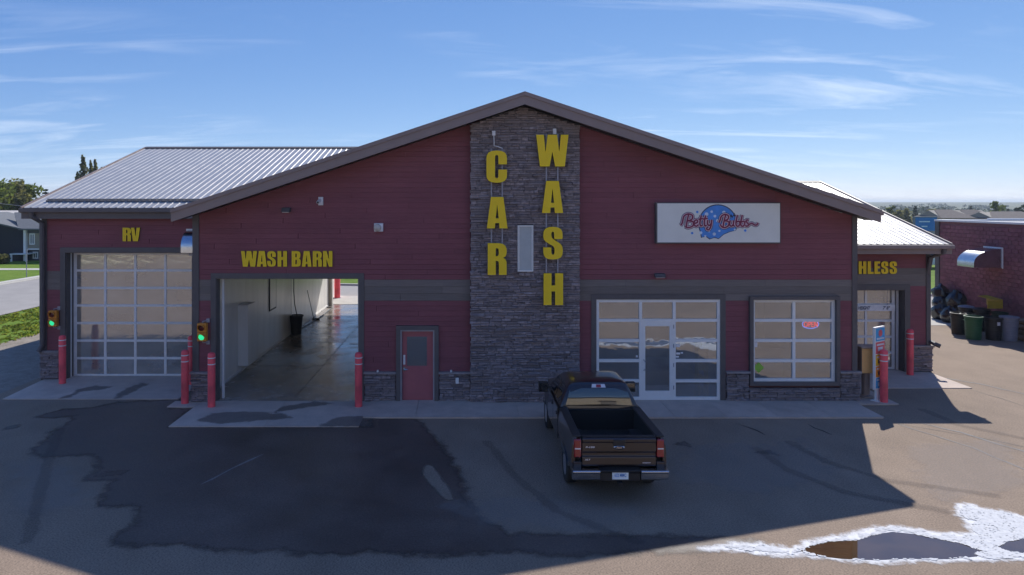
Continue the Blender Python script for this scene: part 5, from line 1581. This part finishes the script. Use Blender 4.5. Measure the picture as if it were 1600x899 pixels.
# tailgate with sculpted steps
tg = tp('tailgate', MB().prism_yz([(-1.00, 1.36), (-1.135, 1.355), (-1.155, 1.325), (-1.150, 1.27), (-1.118, 1.25), (-1.118, 1.06), (-1.098, 1.035), (-1.098, .965), (-1.125, .945), (-1.128, .80), (-1.115, .76), (-1.00, .76)], -.765, .765), M['paint'], bevel=.008)
obj('top_cap', MB().box(-.755, .755, -1.12, -1.01, 1.3605, 1.378), M['black'], tg, bevel=.006)
obj('handle', MB().box(-.125, .125, -1.166, -1.11, 1.20, 1.325), M['black'], tg, bevel=.012)
em = MB().lathe([(.0, -1.143), (.112, -1.140), (.125, -1.119)], 28, (0, 0, 0), 'y')
em.v = [(x, y, 1.155 + z * .42) for x, y, z in em.v]
eo = obj('emblem', em, M['chrome'], tg, smooth=True)
en = MB().lathe([(.0, -1.1475), (.086, -1.1465), (.088, -1.139)], 28, (0, 0, 0), 'y')
en.v = [(x, y, 1.155 + z * .33) for x, y, z in en.v]
obj('oval', en, M['ink_dark'], eo)
me = text_mesh('Ford', .115, .042, .003, shear=.35, offset=.03); me.materials.append(M['chrome'])
o = bpy.data.objects.new('script', me); o.location = (0, -1.1495, 1.155); put(o, eo)
for txt, x, z, w, h, y in (('F-150', -.60, 1.155, .19, .034, -1.121), ('XLT', -.655, .90, .12, .030, -1.131), ('ECOBOOST', .57, .835, .17, .020, -1.131)):
    me = text_mesh(txt, w, h, .006, shear=.2, offset=.035); me.materials.append(M['clear'])
    o = bpy.data.objects.new('badge', me); o.location = (x, y, z); put(o, tg)
for s_ in (-1, 1):
    a, b = sorted((s_ * .785, s_ * .935))
    tl = tp('tail_light', MB().box(a, b, -1.132, -.98, .945, 1.315), M['tail'], bevel=.02)
    a, b = sorted((s_ * .80, s_ * .92))
    obj('reverse_lens', MB().box(a, b, -1.139, -1.1325, 1.115, 1.14), M['clear'], tl)
    a, b = sorted((s_ * .778, s_ * .952))
    tp('corner_panel', MB().box(a, b, -1.12, -1.02, .70, .855), M['paint'], bevel=.015)
# rear bumper: chrome ends, black step, plate
for s_ in (-1, 1):
    a, b = sorted((s_ * .42, s_ * .985))
    tp('rear_bumper', MB().prism_yz([(-1.12, .735), (-1.30, .735), (-1.315, .715), (-1.315, .70), (-1.285, .67), (-1.28, .56), (-1.25, .53), (-1.12, .55)], a, b), M['chrome'], bevel=.012)
tp('bumper_step', MB().prism_yz([(-1.05, .74), (-1.285, .74), (-1.30, .72), (-1.27, .70), (-1.235, .66), (-1.235, .50), (-1.05, .50)], -.417, .417), M['black'], bevel=.01)
pl = tp('licence_plate', MB().box(-.168, .168, -1.25, -1.2365, .535, .725), M['plate'], bevel=.004)
me = text_mesh('632 MMC', .24, .07, .003, offset=.01); me.materials.append(M['ink_blue'])
o = bpy.data.objects.new('lettering', me); o.location = (0, -1.2525, .625); put(o, pl)
tp('hitch', MB().box(-.04, .04, -1.30, -1.0, .42, .49), M['black'])
# wheels
def wheel(x, y, s_):
    w = MB()
    prof = [(.235, -.115), (.30, -.128), (.365, -.125), (.395, -.10), (.402, -.06), (.402, .06), (.395, .10), (.365, .125), (.30, .128), (.235, .115)]
    wh = tp('wheel', w.lathe(prof, 36, (x, y, .402), 'x'), M['rubber'], auto=50)
    face = s_ * .085
    rim = MB()
    pr = [(.238, .118 * s_), (.245, .105 * s_), (.225, .09 * s_), (.215, -.08 * s_), (.238, -.11 * s_)]
    rim.lathe([(a, b) for a, b in pr], 32, (x, y, .402), 'x')
    obj('rim', rim, M['rim'], wh, auto=40)
    obj('brake_disc', MB().lathe([(0, -.01), (.17, -.01), (.17, .01), (0, .01)], 20, (x + .02 * s_, y, .402), 'x'), M['trim'], wh)
    for k in range(6):
        a = 2 * math.pi * k / 6
        c, sn = math.cos(a), math.sin(a)
        def q(r_, t_): return (y + r_ * c - t_ * sn, .402 + r_ * sn + t_ * c)
        pts = [q(.05, -.045), q(.225, -.035), q(.225, .035), q(.05, .045)]
        x0, x1 = sorted((x + face, x + face + .02 * s_))
        obj('spoke', MB().prism_yz(pts, x0, x1), M['rim'], wh, bevel=.006)
    obj('hub', MB().lathe([(.075, face), (.075, face + .025 * s_), (.05, face + .035 * s_), (0, face + .036 * s_)], 18, (x, y, .402), 'x'), M['rim'], wh)
for s_ in (-1, 1):
    for y in (0, 3.66): wheel(s_ * .855, y, s_)
# EOF3
# ------------------------------------------------------------------ neighbouring block building on the right
NX = 26.0
NB = thing('block_building', 'flat roofed maroon block building to the right with bins along it', 'building', (34, 10, 0))
def nb(name, mb, m, **k): return obj(name, mb, m, NB, world=True, **k)
wall = nb('wall', MB().box(NX + .02, 46, -2, 16.7, 0, 5.18), M['joint'])
bl = MB().add([(0, -.192, -.094), (0, .192, -.094), (0, .192, .094), (0, -.192, .094), (-.022, -.186, -.088), (-.022, .186, -.088), (-.022, .186, .088), (-.022, -.186, .088)],
              [(4, 5, 6, 7), (0, 1, 5, 4), (1, 2, 6, 5), (2, 3, 7, 6), (3, 0, 4, 7)]).mesh('block')
bl.materials.append(M['block'])
cells = []
for r_ in range(25):
    z = .1 + r_ * .2
    y = -2.0 + (.2 if r_ % 2 else 0) + .2
    while y < 16.25:
        cells.append((y, z)); y += .4
vis = [c for c in cells if c[0] > 9.2]
vis.sort(key=lambda c: c[0])
keepb = set(vis[:296])
bs_ = MB()
for c in cells:
    if c in keepb:
        o = bpy.data.objects.new('block', bl); o.location = (NX + .02 + rnd.uniform(-.004, .004), c[0], c[1]); put(o, wall)
    else:
        q = rnd.uniform(-.004, .004)
        bs_.add([(NX + .02 + q - v[0] * -1, c[0] + v[1], c[1] + v[2]) for v in [(0, -.192, -.094), (0, .192, -.094), (0, .192, .094), (0, -.192, .094), (-.022, -.186, -.088), (-.022, .186, -.088), (-.022, .186, .088), (-.022, -.186, .088)]],
                [(4, 5, 6, 7), (0, 1, 5, 4), (1, 2, 6, 5), (2, 3, 7, 6), (3, 0, 4, 7)])
o = obj('blocks', bs_, M['block'], wall); o['kind'] = 'stuff'
nb('corner_trim', MB().box(NX - .03, NX + .30, 16.45, 16.78, 0, 5.18), M['trim'])
nb('parapet_cap', MB().box(NX - .06, NX + .25, -2.1, 16.8, 5.18, 5.28).box(NX + .25, 46, 16.5, 16.8, 5.18, 5.28), M['alu'])
nb('flat_roof', MB().box(NX + .25, 45.9, -2, 16.5, 5.0, 5.20), M['membrane'])
ru = nb('rooftop_unit', MB().box(34.2, 35.6, 13.4, 14.6, 5.201, 5.57), M['alu'], bevel=.03)
obj('fan_guard', MB().lathe([(.4, 5.571), (.4, 5.64), (.3, 5.65), (0, 5.65)], 18, (34.9, 14, 0)), M['rail'], ru)
for x, y in ((30.5, 14.8), (32.6, 12.5), (37.8, 15.0), (29.0, 12.0)):
    nb('roof_vent', MB().lathe([(.10, 5.20), (.10, 5.42), (.19, 5.43), (.19, 5.50), (0, 5.53)], 12, (x, y, 0)), M['galv'], smooth=True)
nb('roof_pipe', MB().tube([(28, 15.6, 5.30), (38, 15.6, 5.30)], .06, 8), M['alu'])
hn = hood('vent_hood', 'galvanised curved hood projecting from the block building wall', (NX - .005, 12.55, 3.05), R(-90), 1.15, 1.38, .92)

# ------------------------------------------------------------------ bins, bags, timber along that wall
def bin_thing(label, px, py, r_, h, m, lidm=None, sticker=False, grp='open topped waste cans by the block wall', ribs=True):
    g = G(px, py)
    t = thing('waste_can', label, 'waste can', (g.x, g.y, 0.0), group=grp)
    pr = [(0, .0), (r_ * .80, 0), (r_ * .82, .03)]
    if ribs:
        for q in range(1, 5):
            z = h * q / 5.2
            w = r_ * (.82 + .14 * z / h)
            pr += [(w, z - .02), (w + .010, z - .012), (w + .010, z + .012), (w, z + .02)]
    pr += [(r_ * .96, h - .08)]
    obj('body', MB().lathe(pr, 24), m, t, auto=40)
    obj('rim', MB().lathe([(r_ * .965, h - .09), (r_ * 1.05, h - .07), (r_ * 1.05, h), (r_ * .93, h + .004), (r_ * .90, h - .10), (0, h - .30)], 24), m, t, auto=40)
    for s_ in (-1, 1):
        obj('handle', MB().tube([(s_ * r_ * .95, -.09, h - .16), (s_ * (r_ + .07), -.06, h - .17), (s_ * (r_ + .07), .06, h - .17), (s_ * r_ * .95, .09, h - .16)], .014, 6), m, t)
    if lidm:
        obj('lid', MB().lathe([(r_ * 1.07, h + .006), (r_ * 1.08, h + .03), (r_ * .9, h + .07), (r_ * .3, h + .11), (.0, h + .115)], 24), lidm, t, auto=40)
    if sticker:
        obj('sticker', MB().box(-.07, .05, -r_ * .97 - .012, -r_ * .97 + .02, h * .68, h * .83), M['stripe'], t)
    return t
bin_thing('black waste can at the left end of the row, nearest the bags', 1497, 522, .32, 1.00, M['bin_black'])
bin_thing('dark green waste can squeezed behind the bright green one', 1512, 523, .31, .98, M['bin_dgreen'])
bin_thing('bright green ribbed waste can at the front of the row', 1521, 530, .36, 1.05, M['bin_green'])
bin_thing('black waste can with a white sticker', 1552, 531, .35, 1.02, M['bin_black'], sticker=True)
bin_thing('light grey ribbed waste can at the right of the row', 1577, 532, .36, 1.08, M['bin_grey'])
bin_thing('black waste can with a grey lid in the back row', 1510, 514, .33, 1.06, M['bin_black'], M['bin_lid'])
bin_thing('black lidded waste can behind the green and stickered cans', 1533, 517, .36, 1.02, M['bin_black'], M['bin_black'])
bin_thing('dark green waste can close to the wall behind the grey one', 1562, 520, .33, .98, M['bin_dgreen'])
def bag(label, px, py, z, s, seed, sq=1.0):
    g = G(px, py)
    bm = bmesh.new()
    bmesh.ops.create_icosphere(bm, subdivisions=4, radius=1)
    for v in bm.verts:
        p = v.co.copy()
        d = 1 + .16 * mnoise.noise(p * 1.6 + Vector((seed, 0, 0))) + .10 * abs(mnoise.noise(p * 4.2 + Vector((0, seed, 0)))) - .05 * abs(mnoise.noise(p * 9 + Vector((seed, seed, 0))))
        if p.z > .72: d *= 1 + .9 * (p.z - .72)
        v.co = Vector((p.x * d * s, p.y * d * s, max(-.72, p.z * d) * s * sq))
        if p.z > .8: v.co.x *= .55; v.co.y *= .55
    me = bpy.data.meshes.new('bin_bag'); bm.to_mesh(me); bm.free()
    for p in me.polygons: p.use_smooth = True
    me.materials.append(M['bag'])
    o = bpy.data.objects.new('bin_bag', me); COL.objects.link(o)
    o.location = (g.x, g.y, z + .72 * s * sq)
    tag(o, label, 'bin bag', 'black bin bags heaped at the building corner')
    return o
bag('black bin bag lowest and leftmost in the heap', 1471, 499, 0, .48, 1)
bag('black bin bag on the ground touching the first waste can', 1486, 504, 0, .46, 2)
bag('shiny black bin bag at the very top left of the heap', 1469.5, 497, 1.02, .42, 3)
bag('black bin bag in the middle of the heap beside the wall', 1480, 497, .50, .50, 4)
bag('black bin bag in the second layer above the lowest left one', 1470, 498, .55, .40, 5)
bag('black bin bag at the back right of the heap above the cans', 1494, 501, .60, .52, 6)
p = G(1541, 517)
t = thing('yellow_box', 'flattened yellow cardboard box resting above the waste cans', 'box', (p.x + .4, p.y, 1.15))
obj('panel', MB().hexa([(-.02, -.5, 0), (.02, -.5, 0), (.02, .5, .05), (-.02, .5, .05)], [(-.02, -.5, .42), (.02, -.5, .42), (.02, .5, .5), (-.02, .5, .5)]).box(-.7, -.02, -.5, -.47, .0, .36), M['board_y'], t)
obj('flap', MB().hexa([(-.45, -.5, .40), (.0, -.5, .42), (.0, .5, .50), (-.45, .5, .46)], [(-.45, -.5, .415), (.0, -.5, .435), (.0, .5, .515), (-.45, .5, .475)]), M['board_y'], t)
rl = random.Random(9)
lp = G(1600, 533)
logs = []
for r_ in range(4):
    for c in range(3):
        logs.append((c * .26 + rl.uniform(-.03, .03) + (.1 if r_ % 2 else 0), r_ * .24 + .12))
for i, (x, z) in enumerate(logs):
    o = obj('log', MB().tube([(0, -.45 + rl.uniform(-.05, .05), 0), (rl.uniform(-.02, .02), 0, .01), (0, .45, 0)], [.115 + rl.uniform(-.01, .01), .12, .112], 9), M['timber'])
    o.location = (lp.x - .05 + x, lp.y + rl.uniform(-.06, .06), z)
    tag(o, '%s log in the %s of the timber stack by the bins, %s row' % (('reddish', 'brown', 'greyish')[i % 3], ('left column', 'middle', 'right column')[i % 3], ('bottom', 'second', 'third', 'top')[i // 3]), 'log', 'timber logs stacked past the grey bin')

# ------------------------------------------------------------------ left side: houses, pole, wire
def gable_house(name, label, x0, x1, y0, y1, h, rise, wm, rm, axis='x'):
    t = thing(name, label, 'house', ((x0 + x1) / 2, y0, 0))
    if axis == 'x':      # ridge runs along x
        ym = (y0 + y1) / 2
        obj('wall', MB().prism_yz([(y0, 0), (y1, 0), (y1, h), (ym, h + rise - .1), (y0, h)], x0, x1), wm, t, world=True)
        for ya, yb in ((y0 - .5, ym), (y1 + .5, ym)):
            k_ = rise / (ym - y0)
            za = h - .5 * k_
            obj('roof', MB().prism_yz([(ya, za), (yb, h + rise), (yb, h + rise + .16), (ya, za + .16)], x0 - .5, x1 + .5), rm, t, world=True)
    else:
        xm = (x0 + x1) / 2
        obj('wall', MB().prism_xz([(x0, 0), (x1, 0), (x1, h), (xm, h + rise - .1), (x0, h)], y0, y1), wm, t, world=True)
        for xa, xb in ((x0 - .5, xm), (x1 + .5, xm)):
            k_ = rise / (xm - x0)
            za = h - .5 * k_
            obj('roof', MB().prism_xz([(xa, za), (xb, h + rise), (xb, h + rise + .16), (xa, za + .16)], y0 - .5, y1 + .5), rm, t, world=True)
    return t
def window(par, x0, x1, y, z0, z1, m=None):
    w = obj('window', MB().box(x0, x0 + .12, y - .05, y + .02, z0, z1).box(x1 - .12, x1, y - .05, y + .02, z0, z1).box(x0 + .12, x1 - .12, y - .05, y + .02, z1 - .12, z1).box(x0 + .12, x1 - .12, y - .05, y + .02, z0, z0 + .12)
            .box((x0 + x1) / 2 - .05, (x0 + x1) / 2 + .05, y - .05, y + .02, z0 + .12, z1 - .12), M['white'], par, world=True)
    obj('pane', MB().box(x0 + .12, x1 - .12, y - .01, y + .012, z0 + .12, z1 - .12), M['ink_dark'], w)
YH = 51.4
def hx(px, Y=YH): return (px - CX) * (Y + D) / F
def hz_(py, Y=YH): return H - (py - CY) * (Y + D) / F
# bi-level house: dark navy left side face, beige right part
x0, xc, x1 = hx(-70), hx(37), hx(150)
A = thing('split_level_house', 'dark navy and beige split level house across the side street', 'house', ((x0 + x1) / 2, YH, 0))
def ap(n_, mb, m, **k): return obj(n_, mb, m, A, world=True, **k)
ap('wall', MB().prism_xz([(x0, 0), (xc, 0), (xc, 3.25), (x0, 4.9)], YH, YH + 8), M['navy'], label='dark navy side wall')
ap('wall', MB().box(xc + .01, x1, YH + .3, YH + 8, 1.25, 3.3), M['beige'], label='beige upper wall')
ap('wall', MB().box(xc + .011, x1 - .01, YH + .7, YH + 7.9, 0, 1.249), M['greysid'], label='slate lower wall')
ap('wall', MB().box(xc + .012, x1 - .012, YH + .28, YH + .30, 2.95, 3.3), M['greysid'])
ap('roof', MB().hexa([(xc - .3, YH - .4, 3.30), (x1 + .4, YH - .4, 3.30), (x1 + .4, YH + 4, 4.95), (xc - 3.6, YH + 4, 4.95)], [(xc - .3, YH - .4, 3.45), (x1 + .4, YH - .4, 3.45), (x1 + .4, YH + 4, 5.1), (xc - 3.6, YH + 4, 5.1)]), M['shingle'])
ap('roof', MB().prism_xz([(xc + .25, 3.28), (xc + .25, 3.42), (x0, 5.1), (x0, 4.95)], YH - .35, YH + 8.3), M['shingle'])
ap('corner_board', MB().box(xc - .02, xc + .22, YH - .03, YH + .31, .0, 3.28), M['white'])
ap('skirt_board', MB().box(xc + .22, x1, YH + .25, YH + .299, 1.18, 1.32), M['white'])
window(A, hx(43.5), hx(52), YH + .29, 1.72, 2.92)
window(A, hx(60), hx(70), YH + .29, 1.72, 2.92)
window(A, hx(45), hx(53.5), YH + .69, .20, .95)
ap('porch', MB().box(xc - .9, xc + .9, YH - .9, YH + .6, .75, .85).box(xc - .85, xc - .72, YH - .85, YH - .72, 0, .75).box(xc + .7, xc + .83, YH - .85, YH - .72, 0, .75), M['white'])
hB = gable_house('bungalow', 'low bungalow with a pale flat roof edge behind the navy house', hx(-140, 80), hx(36, 80), 80, 88, 4.0, .8, M['beige'], M['bedroom'])
# street sign pole on the lawn
g = G(41.5, 434)
t = thing('sign_post', 'thin metal post standing on the lawn before the houses', 'post', g)
obj('post', MB().tube([(0, 0, 0), (0, 0, 2.25)], .035, 8), M['rail'], t)
obj('cap', MB().box(-.05, .05, -.05, .05, 2.25, 2.30), M['rail'], t)
# round yard shrub beside the house
def leaves(mb, rr_, centre, rad, n_, size, flat=1.0):
    for _ in range(n_):
        d = Vector((rr_.gauss(0, 1), rr_.gauss(0, 1), rr_.gauss(0, 1))).normalized() * (rr_.random() ** .33)
        c = centre + Vector((d.x * rad.x, d.y * rad.y, d.z * rad.z))
        u = Vector((rr_.gauss(0, 1), rr_.gauss(0, 1), rr_.gauss(0, 1))).normalized()
        w = u.orthogonal().normalized()
        v = u.cross(w)
        s_ = size * rr_.uniform(.6, 1.4)
        mb.add([c - w * s_, c + v * s_ * .7, c + w * s_, c - v * s_ * .7], [(0, 1, 2, 3)])
rt = random.Random(33)
def tree(name, label, cat, x, y, z0, h, cw, kind='round', leafm='leaf', n_=1, size=.3, group=None):
    t = thing(name, label, cat, (x, y, z0), group=group)
    tr = MB()
    tr.tube([(0, 0, -.3), (cw * .02, 0, h * .35), (-cw * .03, cw * .02, h * .7), (0, 0, h * .93)], [h * .024, h * .018, h * .010, .02], 7)
    br = []
    if kind == 'round':
        for i in range(9):
            a = i * 2.4
            z = h * (.25 + .06 * i)
            L = cw * (.36 - .02 * i)
            e = (L * math.cos(a), L * math.sin(a), z + L * .6)
            tr.tube([(0, 0, z), (e[0] * .5, e[1] * .5, z + L * .22), e], [h * .010, h * .007, .02], 5)
            br.append(Vector(e))
    obj('trunk', tr, M['bark'], t)
    cr = MB()
    if kind == 'round':
        cl = br + [Vector((rt.gauss(0, .30) * cw * .5, rt.gauss(0, .30) * cw * .5, h * rt.uniform(.35, .95))) for _ in range(20)]
        for c in cl:
            lim = cw * .5 * math.sqrt(max(.08, 1 - ((c.z / h - .55) / .47) ** 2))
            q = Vector((c.x, c.y)).length
            if q > lim: c.x *= lim / q; c.y *= lim / q
            s_ = cw * rt.uniform(.11, .20)
            leaves(cr, rt, c, Vector((s_, s_, s_ * .8)), int(70 * n_), size)
    elif kind == 'poplar':
        for i in range(34):
            z = h * (.12 + .86 * i / 33)
            w = cw * .5 * min(1, (1.02 - z / h) * 2.4 + .12) * rt.uniform(.6, 1)
            a = rt.uniform(0, 6.28)
            leaves(cr, rt, Vector((w * .5 * math.cos(a), w * .5 * math.sin(a), z)), Vector((w * .55, w * .55, h * .045)), int(55 * n_), size)
    elif kind == 'spruce':
        nl = 15
        for i in range(nl):
            z = h * (.08 + .9 * i / nl)
            w = cw * .5 * (1 - i / nl) ** .85 + .08
            m_ = max(5, int(11 * (1 - i / nl) + 4))
            for q in range(m_):
                a = 2 * math.pi * q / m_ + i
                L = w * rt.uniform(.7, 1.1)
                for s_ in range(4):
                    f_ = (s_ + .6) / 4.2
                    leaves(cr, rt, Vector((L * f_ * math.cos(a), L * f_ * math.sin(a), z - L * f_ * .32)), Vector((.16, .16, .09)) * (h / 9), int(5 * n_), size)
    obj('crown', cr, M[leafm], t, fix=False)
    return t
shr = thing('yard_shrub', 'small round yellowish shrub at the corner of the navy house', 'shrub', (hx(4, 48), 48, 0))
mb = MB(); leaves(mb, rt, Vector((0, 0, .5)), Vector((.7, .6, .55)), 500, .1); obj('foliage', mb, M['leaf_olive'], shr, fix=False)
mb = MB()
for a in range(5): mb.tube([(0, 0, 0), (.3 * math.cos(a * 1.26), .3 * math.sin(a * 1.26), .6)], [.025, .01], 5)
obj('stem', mb, M['bark'], shr)
def tz(py, Y): return H - (py - CY) * (Y + D) / F
for (px, py, Y, cw, lm, lab) in [(-22, 285, 98, 11, 'leaf', 'broad green tree half cut off at the left edge of the photo'), (8, 281, 104, 8.5, 'leaf_olive', 'olive tree behind the navy house, second from the left'),
                                 (28, 287, 108, 8, 'leaf', 'bushy green tree in the middle of the clump behind the house'), (38, 304, 100, 5.0, 'leaf_olive', 'lower olive tree at the right of the clump behind the house'),
                                 (54, 322, 115, 6, 'leaf', 'low green tree between the clump and the white roof')]:
    x = hx(px, Y)
    tree('leafy_tree', lab, 'tree', x, Y, -.1, tz(py, Y) + .1, cw, 'round', lm, 1.5, .30, 'trees behind the navy house')
tree('spruce_tree', 'dark pointed spruce just left of the metal roof edge', 'tree', hx(71, 118), 118, -.1, tz(291, 118) + .1, 5.0, 'spruce', 'needle', 1.6, .20)
for px, py, cw, lab in [(116, 269, 2.9, 'shortest poplar, at the left of the group above the metal roof'), (127, 250, 2.7, 'slim poplar second from left above the metal roof'), (134, 244, 3.4, 'tallest poplar rising above the metal roof'),
                        (147, 250, 3.0, 'poplar at the right of the group above the metal roof'), (156, 262, 2.4, 'small poplar tip nearly hidden by the metal roof slope')]:
    tree('poplar_tree', lab, 'tree', hx(px, 128), 128 + rt.uniform(-4, 4), -.2, tz(py, 128), cw, 'poplar', 'leaf_olive', 1.0, .24, 'poplars beyond the tall bay')

# overhead wire on the left
o = obj('overhead_wire', MB().tube([(hx(-80, 90), 90, tz(313, 90)), (hx(-20, 90), 90, tz(316, 90)), (hx(60, 90), 90, tz(325, 90))], .03, 5), M['rail'])
tag(o, 'thin overhead wire crossing the trees at the left', 'wire')

# ------------------------------------------------------------------ right side distance
gx = lambda px, Y: (px - CX) * (Y + D) / F
tl = MB()
for i in range(150):
    Y = rt.uniform(230, 520)
    x = gx(rt.uniform(1240, 1760), Y)
    z = ground_h(x, Y)
    h_ = rt.uniform(4.5, 8.5)
    w = rt.uniform(2.5, 5)
    for q in range(5):
        leaves(tl, rt, Vector((x + rt.uniform(-w, w) * .5, Y + rt.uniform(-w, w) * .5, z + h_ * rt.uniform(.3, .85))), Vector((w * .4, w * .4, h_ * .2)), 26, .55)
o = obj('tree_line', tl, M['leaf_olive'], fix=False); o['kind'] = 'stuff'; o['label'] = 'hazy belt of far trees on the right horizon'
tl = MB()
for i in range(240):
    Y = rt.uniform(560, 1500)
    x = gx(rt.uniform(-300, 1900), Y)
    z = ground_h(x, Y)
    h_ = rt.uniform(5, 9); w = rt.uniform(8, 22)
    for q in range(6):
        leaves(tl, rt, Vector((x + rt.uniform(-w, w), Y + rt.uniform(-w, w), z + h_ * rt.uniform(.25, .8))), Vector((w * .3, w * .3, h_ * .25)), 14, 1.6)
o = obj('far_woods', tl, M['needle'], fix=False); o['kind'] = 'stuff'; o['label'] = 'faint distant woods below the horizon'
for px, py, Y, cw, kind, lm, lab in [(1555, 313.5, 190, 7.2, 'round', 'leaf', 'big round tree standing out above the far roofs on the right'), (1391, 321, 240, 4.2, 'round', 'leaf', 'round dark tree just right of the main roof corner'),
                                 (1430, 319, 260, 4.6, 'spruce', 'needle', 'dark spruce above the blue panel'), (1416, 324, 230, 4.5, 'round', 'leaf_olive', 'pale tree left of the blue panel in the distance'), (1404, 326, 215, 5, 'round', 'leaf_olive', 'yellowish tree behind the white roof slope'),
                                 (1517, 319.5, 260, 4, 'spruce', 'needle', 'small spruce tip between the far roofs'), (1453, 325, 225, 5, 'round', 'leaf_olive', 'olive tree above the corner of the block building'), (1592, 321, 230, 6, 'round', 'needle', 'dark tree at the right edge of the photo'), (1575, 324, 240, 3.2, 'spruce', 'needle', 'thin spruce right of the big round tree')]:
    x = gx(px, Y); z = ground_h(x, Y)
    tree('far_tree', lab, 'tree', x, Y, z, tz(py, Y) - z, cw, kind, lm, .8, .36, 'single trees in the right distance')
def far_house(label, pxa, pxb, pye, pyr, Y, wm, rm, axis='x'):
    x0, x1 = gx(pxa, Y), gx(pxb, Y)
    gz = min(ground_h(x0, Y), ground_h(x1, Y)) - .3
    ze, zr = tz(pye, Y), tz(pyr, Y)
    t = thing('far_house', label, 'house', ((x0 + x1) / 2, Y, gz), group='houses in the right distance')
    dp = 9
    ym = Y + dp / 2
    obj('wall', MB().prism_yz([(Y, gz), (Y + dp, gz), (Y + dp, ze), (ym, zr - .15), (Y, ze)], x0, x1), wm, t, world=True)
    hip = (x1 - x0) * .22
    obj('roof', MB().add([(x0 - .5, Y - .5, ze), (x1 + .5, Y - .5, ze), (x1 + .5, Y + dp + .5, ze), (x0 - .5, Y + dp + .5, ze), (x0 + hip, ym, zr), (x1 - hip, ym, zr)],
                         [(0, 1, 5, 4), (1, 2, 5), (2, 3, 4, 5), (3, 0, 4), (0, 3, 2, 1)]), rm, t, world=True)
    for f_ in (.25, .6):
        xw = x0 + (x1 - x0) * f_
        obj('window', MB().box(xw, xw + 1.4, Y - .06, Y + .02, ze - 1.7, ze - .6), M['ink_dark'], t, world=True)
far_house('far house with a broad brown hip roof above the block building', 1472, 1520, 341, 328, 128, M['beige'], M['shingle_b'])
far_house('far house with a dull brown roof left of the big round tree', 1512, 1556, 342, 328, 142, M['beige'], M['shingle_b'])
far_house('far house with a tan roof at the right edge', 1553, 1640, 342, 331, 132, M['beige'], M['shingle_b'])
# blue panel sign and white car
Y = 60
t = thing('blue_sign', 'blue roadside sign panel seen between the two buildings', 'sign', (gx(1446, Y), Y, 0))
x0, x1 = gx(1430, Y), gx(1464, Y)
obj('panel', MB().box(x0, x1, Y, Y + .25, tz(361, Y), tz(340, Y)), M['billboard'], t, world=True)
obj('frame', MB().box(x0 - .08, x0 - .001, Y - .03, Y + .28, tz(361, Y), tz(340, Y)).box(x0 - .08, x1 + .08, Y - .03, Y + .28, tz(340, Y) + .001, tz(340, Y) + .1), M['bin_lid'], t, world=True)
for xx in (x0 + .4, x1 - .4): obj('post', MB().box(xx - .08, xx + .08, Y + .02, Y + .2, 0, tz(361, Y) - .001), M['rail'], t, world=True)
for a_, b_, pyy in ((1436, 1453, 346.5), (1440, 1449, 354)):
    obj('faded_lettering', MB().box(gx(a_, Y), gx(b_, Y), Y - .012, Y - .001, tz(pyy + .9, Y), tz(pyy - .9, Y)), M['ink_pale'], t, world=True)
Y = 44
t = thing('parked_car', 'white car parked beyond the gap between the buildings', 'car', (gx(1458, Y), Y, 0))
bx = gx(1458, Y)
bm_pts = [(-2.2, .35), (2.2, .35), (2.25, .7), (2.1, .95), (1.2, 1.05), (.75, 1.5), (-1.3, 1.52), (-2.0, 1.1), (-2.25, .95)]
obj('body', MB().prism_xz(bm_pts, -.85, .85), M['carwhite'], t, bevel=.08)
obj('window', MB().prism_xz([(.95, 1.1), (.65, 1.43), (-1.15, 1.44), (-1.7, 1.1)], -.86, .86), M['ink_dark'], t)
for wx in (-1.4, 1.4):
    for wy in (-.72, .72):
        w_ = obj('wheel', MB().lathe([(.18, -.1), (.31, -.1), (.32, 0), (.31, .1), (.18, .1)], 18, (wx, wy, .32), 'y'), M['rubber'], t)
        obj('rim', MB().lathe([(0, -.09), (.18, -.09), (.18, .09), (0, .09)], 14, (wx, wy, .32), 'y'), M['rim'], w_)
# warehouse across the lot: seen in the photo only as the beige band mirrored in the truck's rear window
M['cream'] = mat('cream_metal', (0.62, 0.54, 0.42), 0.6, var=.05)
t = thing('warehouse', 'long beige metal warehouse mirrored in the rear window of the truck', 'building', (10, -62, 0))
obj('wall', MB().box(-60, 80, -84, -62, 0, 9.0), M['cream'], t, world=True)  # made taller and paler to bounce warm light onto the facade
rib = MB()
for i in range(140): rib.box(-59.6 + i, -59.4 + i, -61.99, -61.93, .3, 8.9)
obj('wall_ribs', rib, M['cream'], t, world=True)['kind'] = 'stuff'
obj('roof', MB().prism_yz([(-84.6, 9.02), (-61.4, 9.02), (-61.4, 9.2), (-73, 11.6), (-84.6, 9.2)], -60.6, 80.6), M['greysid'], t, world=True)
for x in (-40, -22, -4, 14, 32, 50, 68):
    d = obj('loading_door', MB().box(x, x + 4.2, -61.9, -61.8, 0, 4.4), M['street'], t, world=True)
    obj('canopy', MB().box(x - .4, x + 4.6, -61.9, -60.6, 4.9, 5.05), M['trim'], t, world=True)

# ------------------------------------------------------------------ air
HZ = bpy.data.materials.new('haze'); HZ.use_nodes = True
hn_, hl_ = HZ.node_tree.nodes, HZ.node_tree.links
hn_.remove(hn_['Principled BSDF'])
pv = hn_.new('ShaderNodeVolumePrincipled')
pv.inputs['Color'].default_value = (0.80, 0.90, 1.0, 1)
pv.inputs['Density'].default_value = 0.00022
pv.inputs['Anisotropy'].default_value = 0.2
hl_.new(pv.outputs[0], hn_['Material Output'].inputs['Volume'])
hz = obj('haze', MB().box(-8300, 8300, -8300, 8300, -12, 24), HZ); hz['kind'] = 'stuff'; hz['label'] = 'thin pale haze over the far fields'
# EOF4
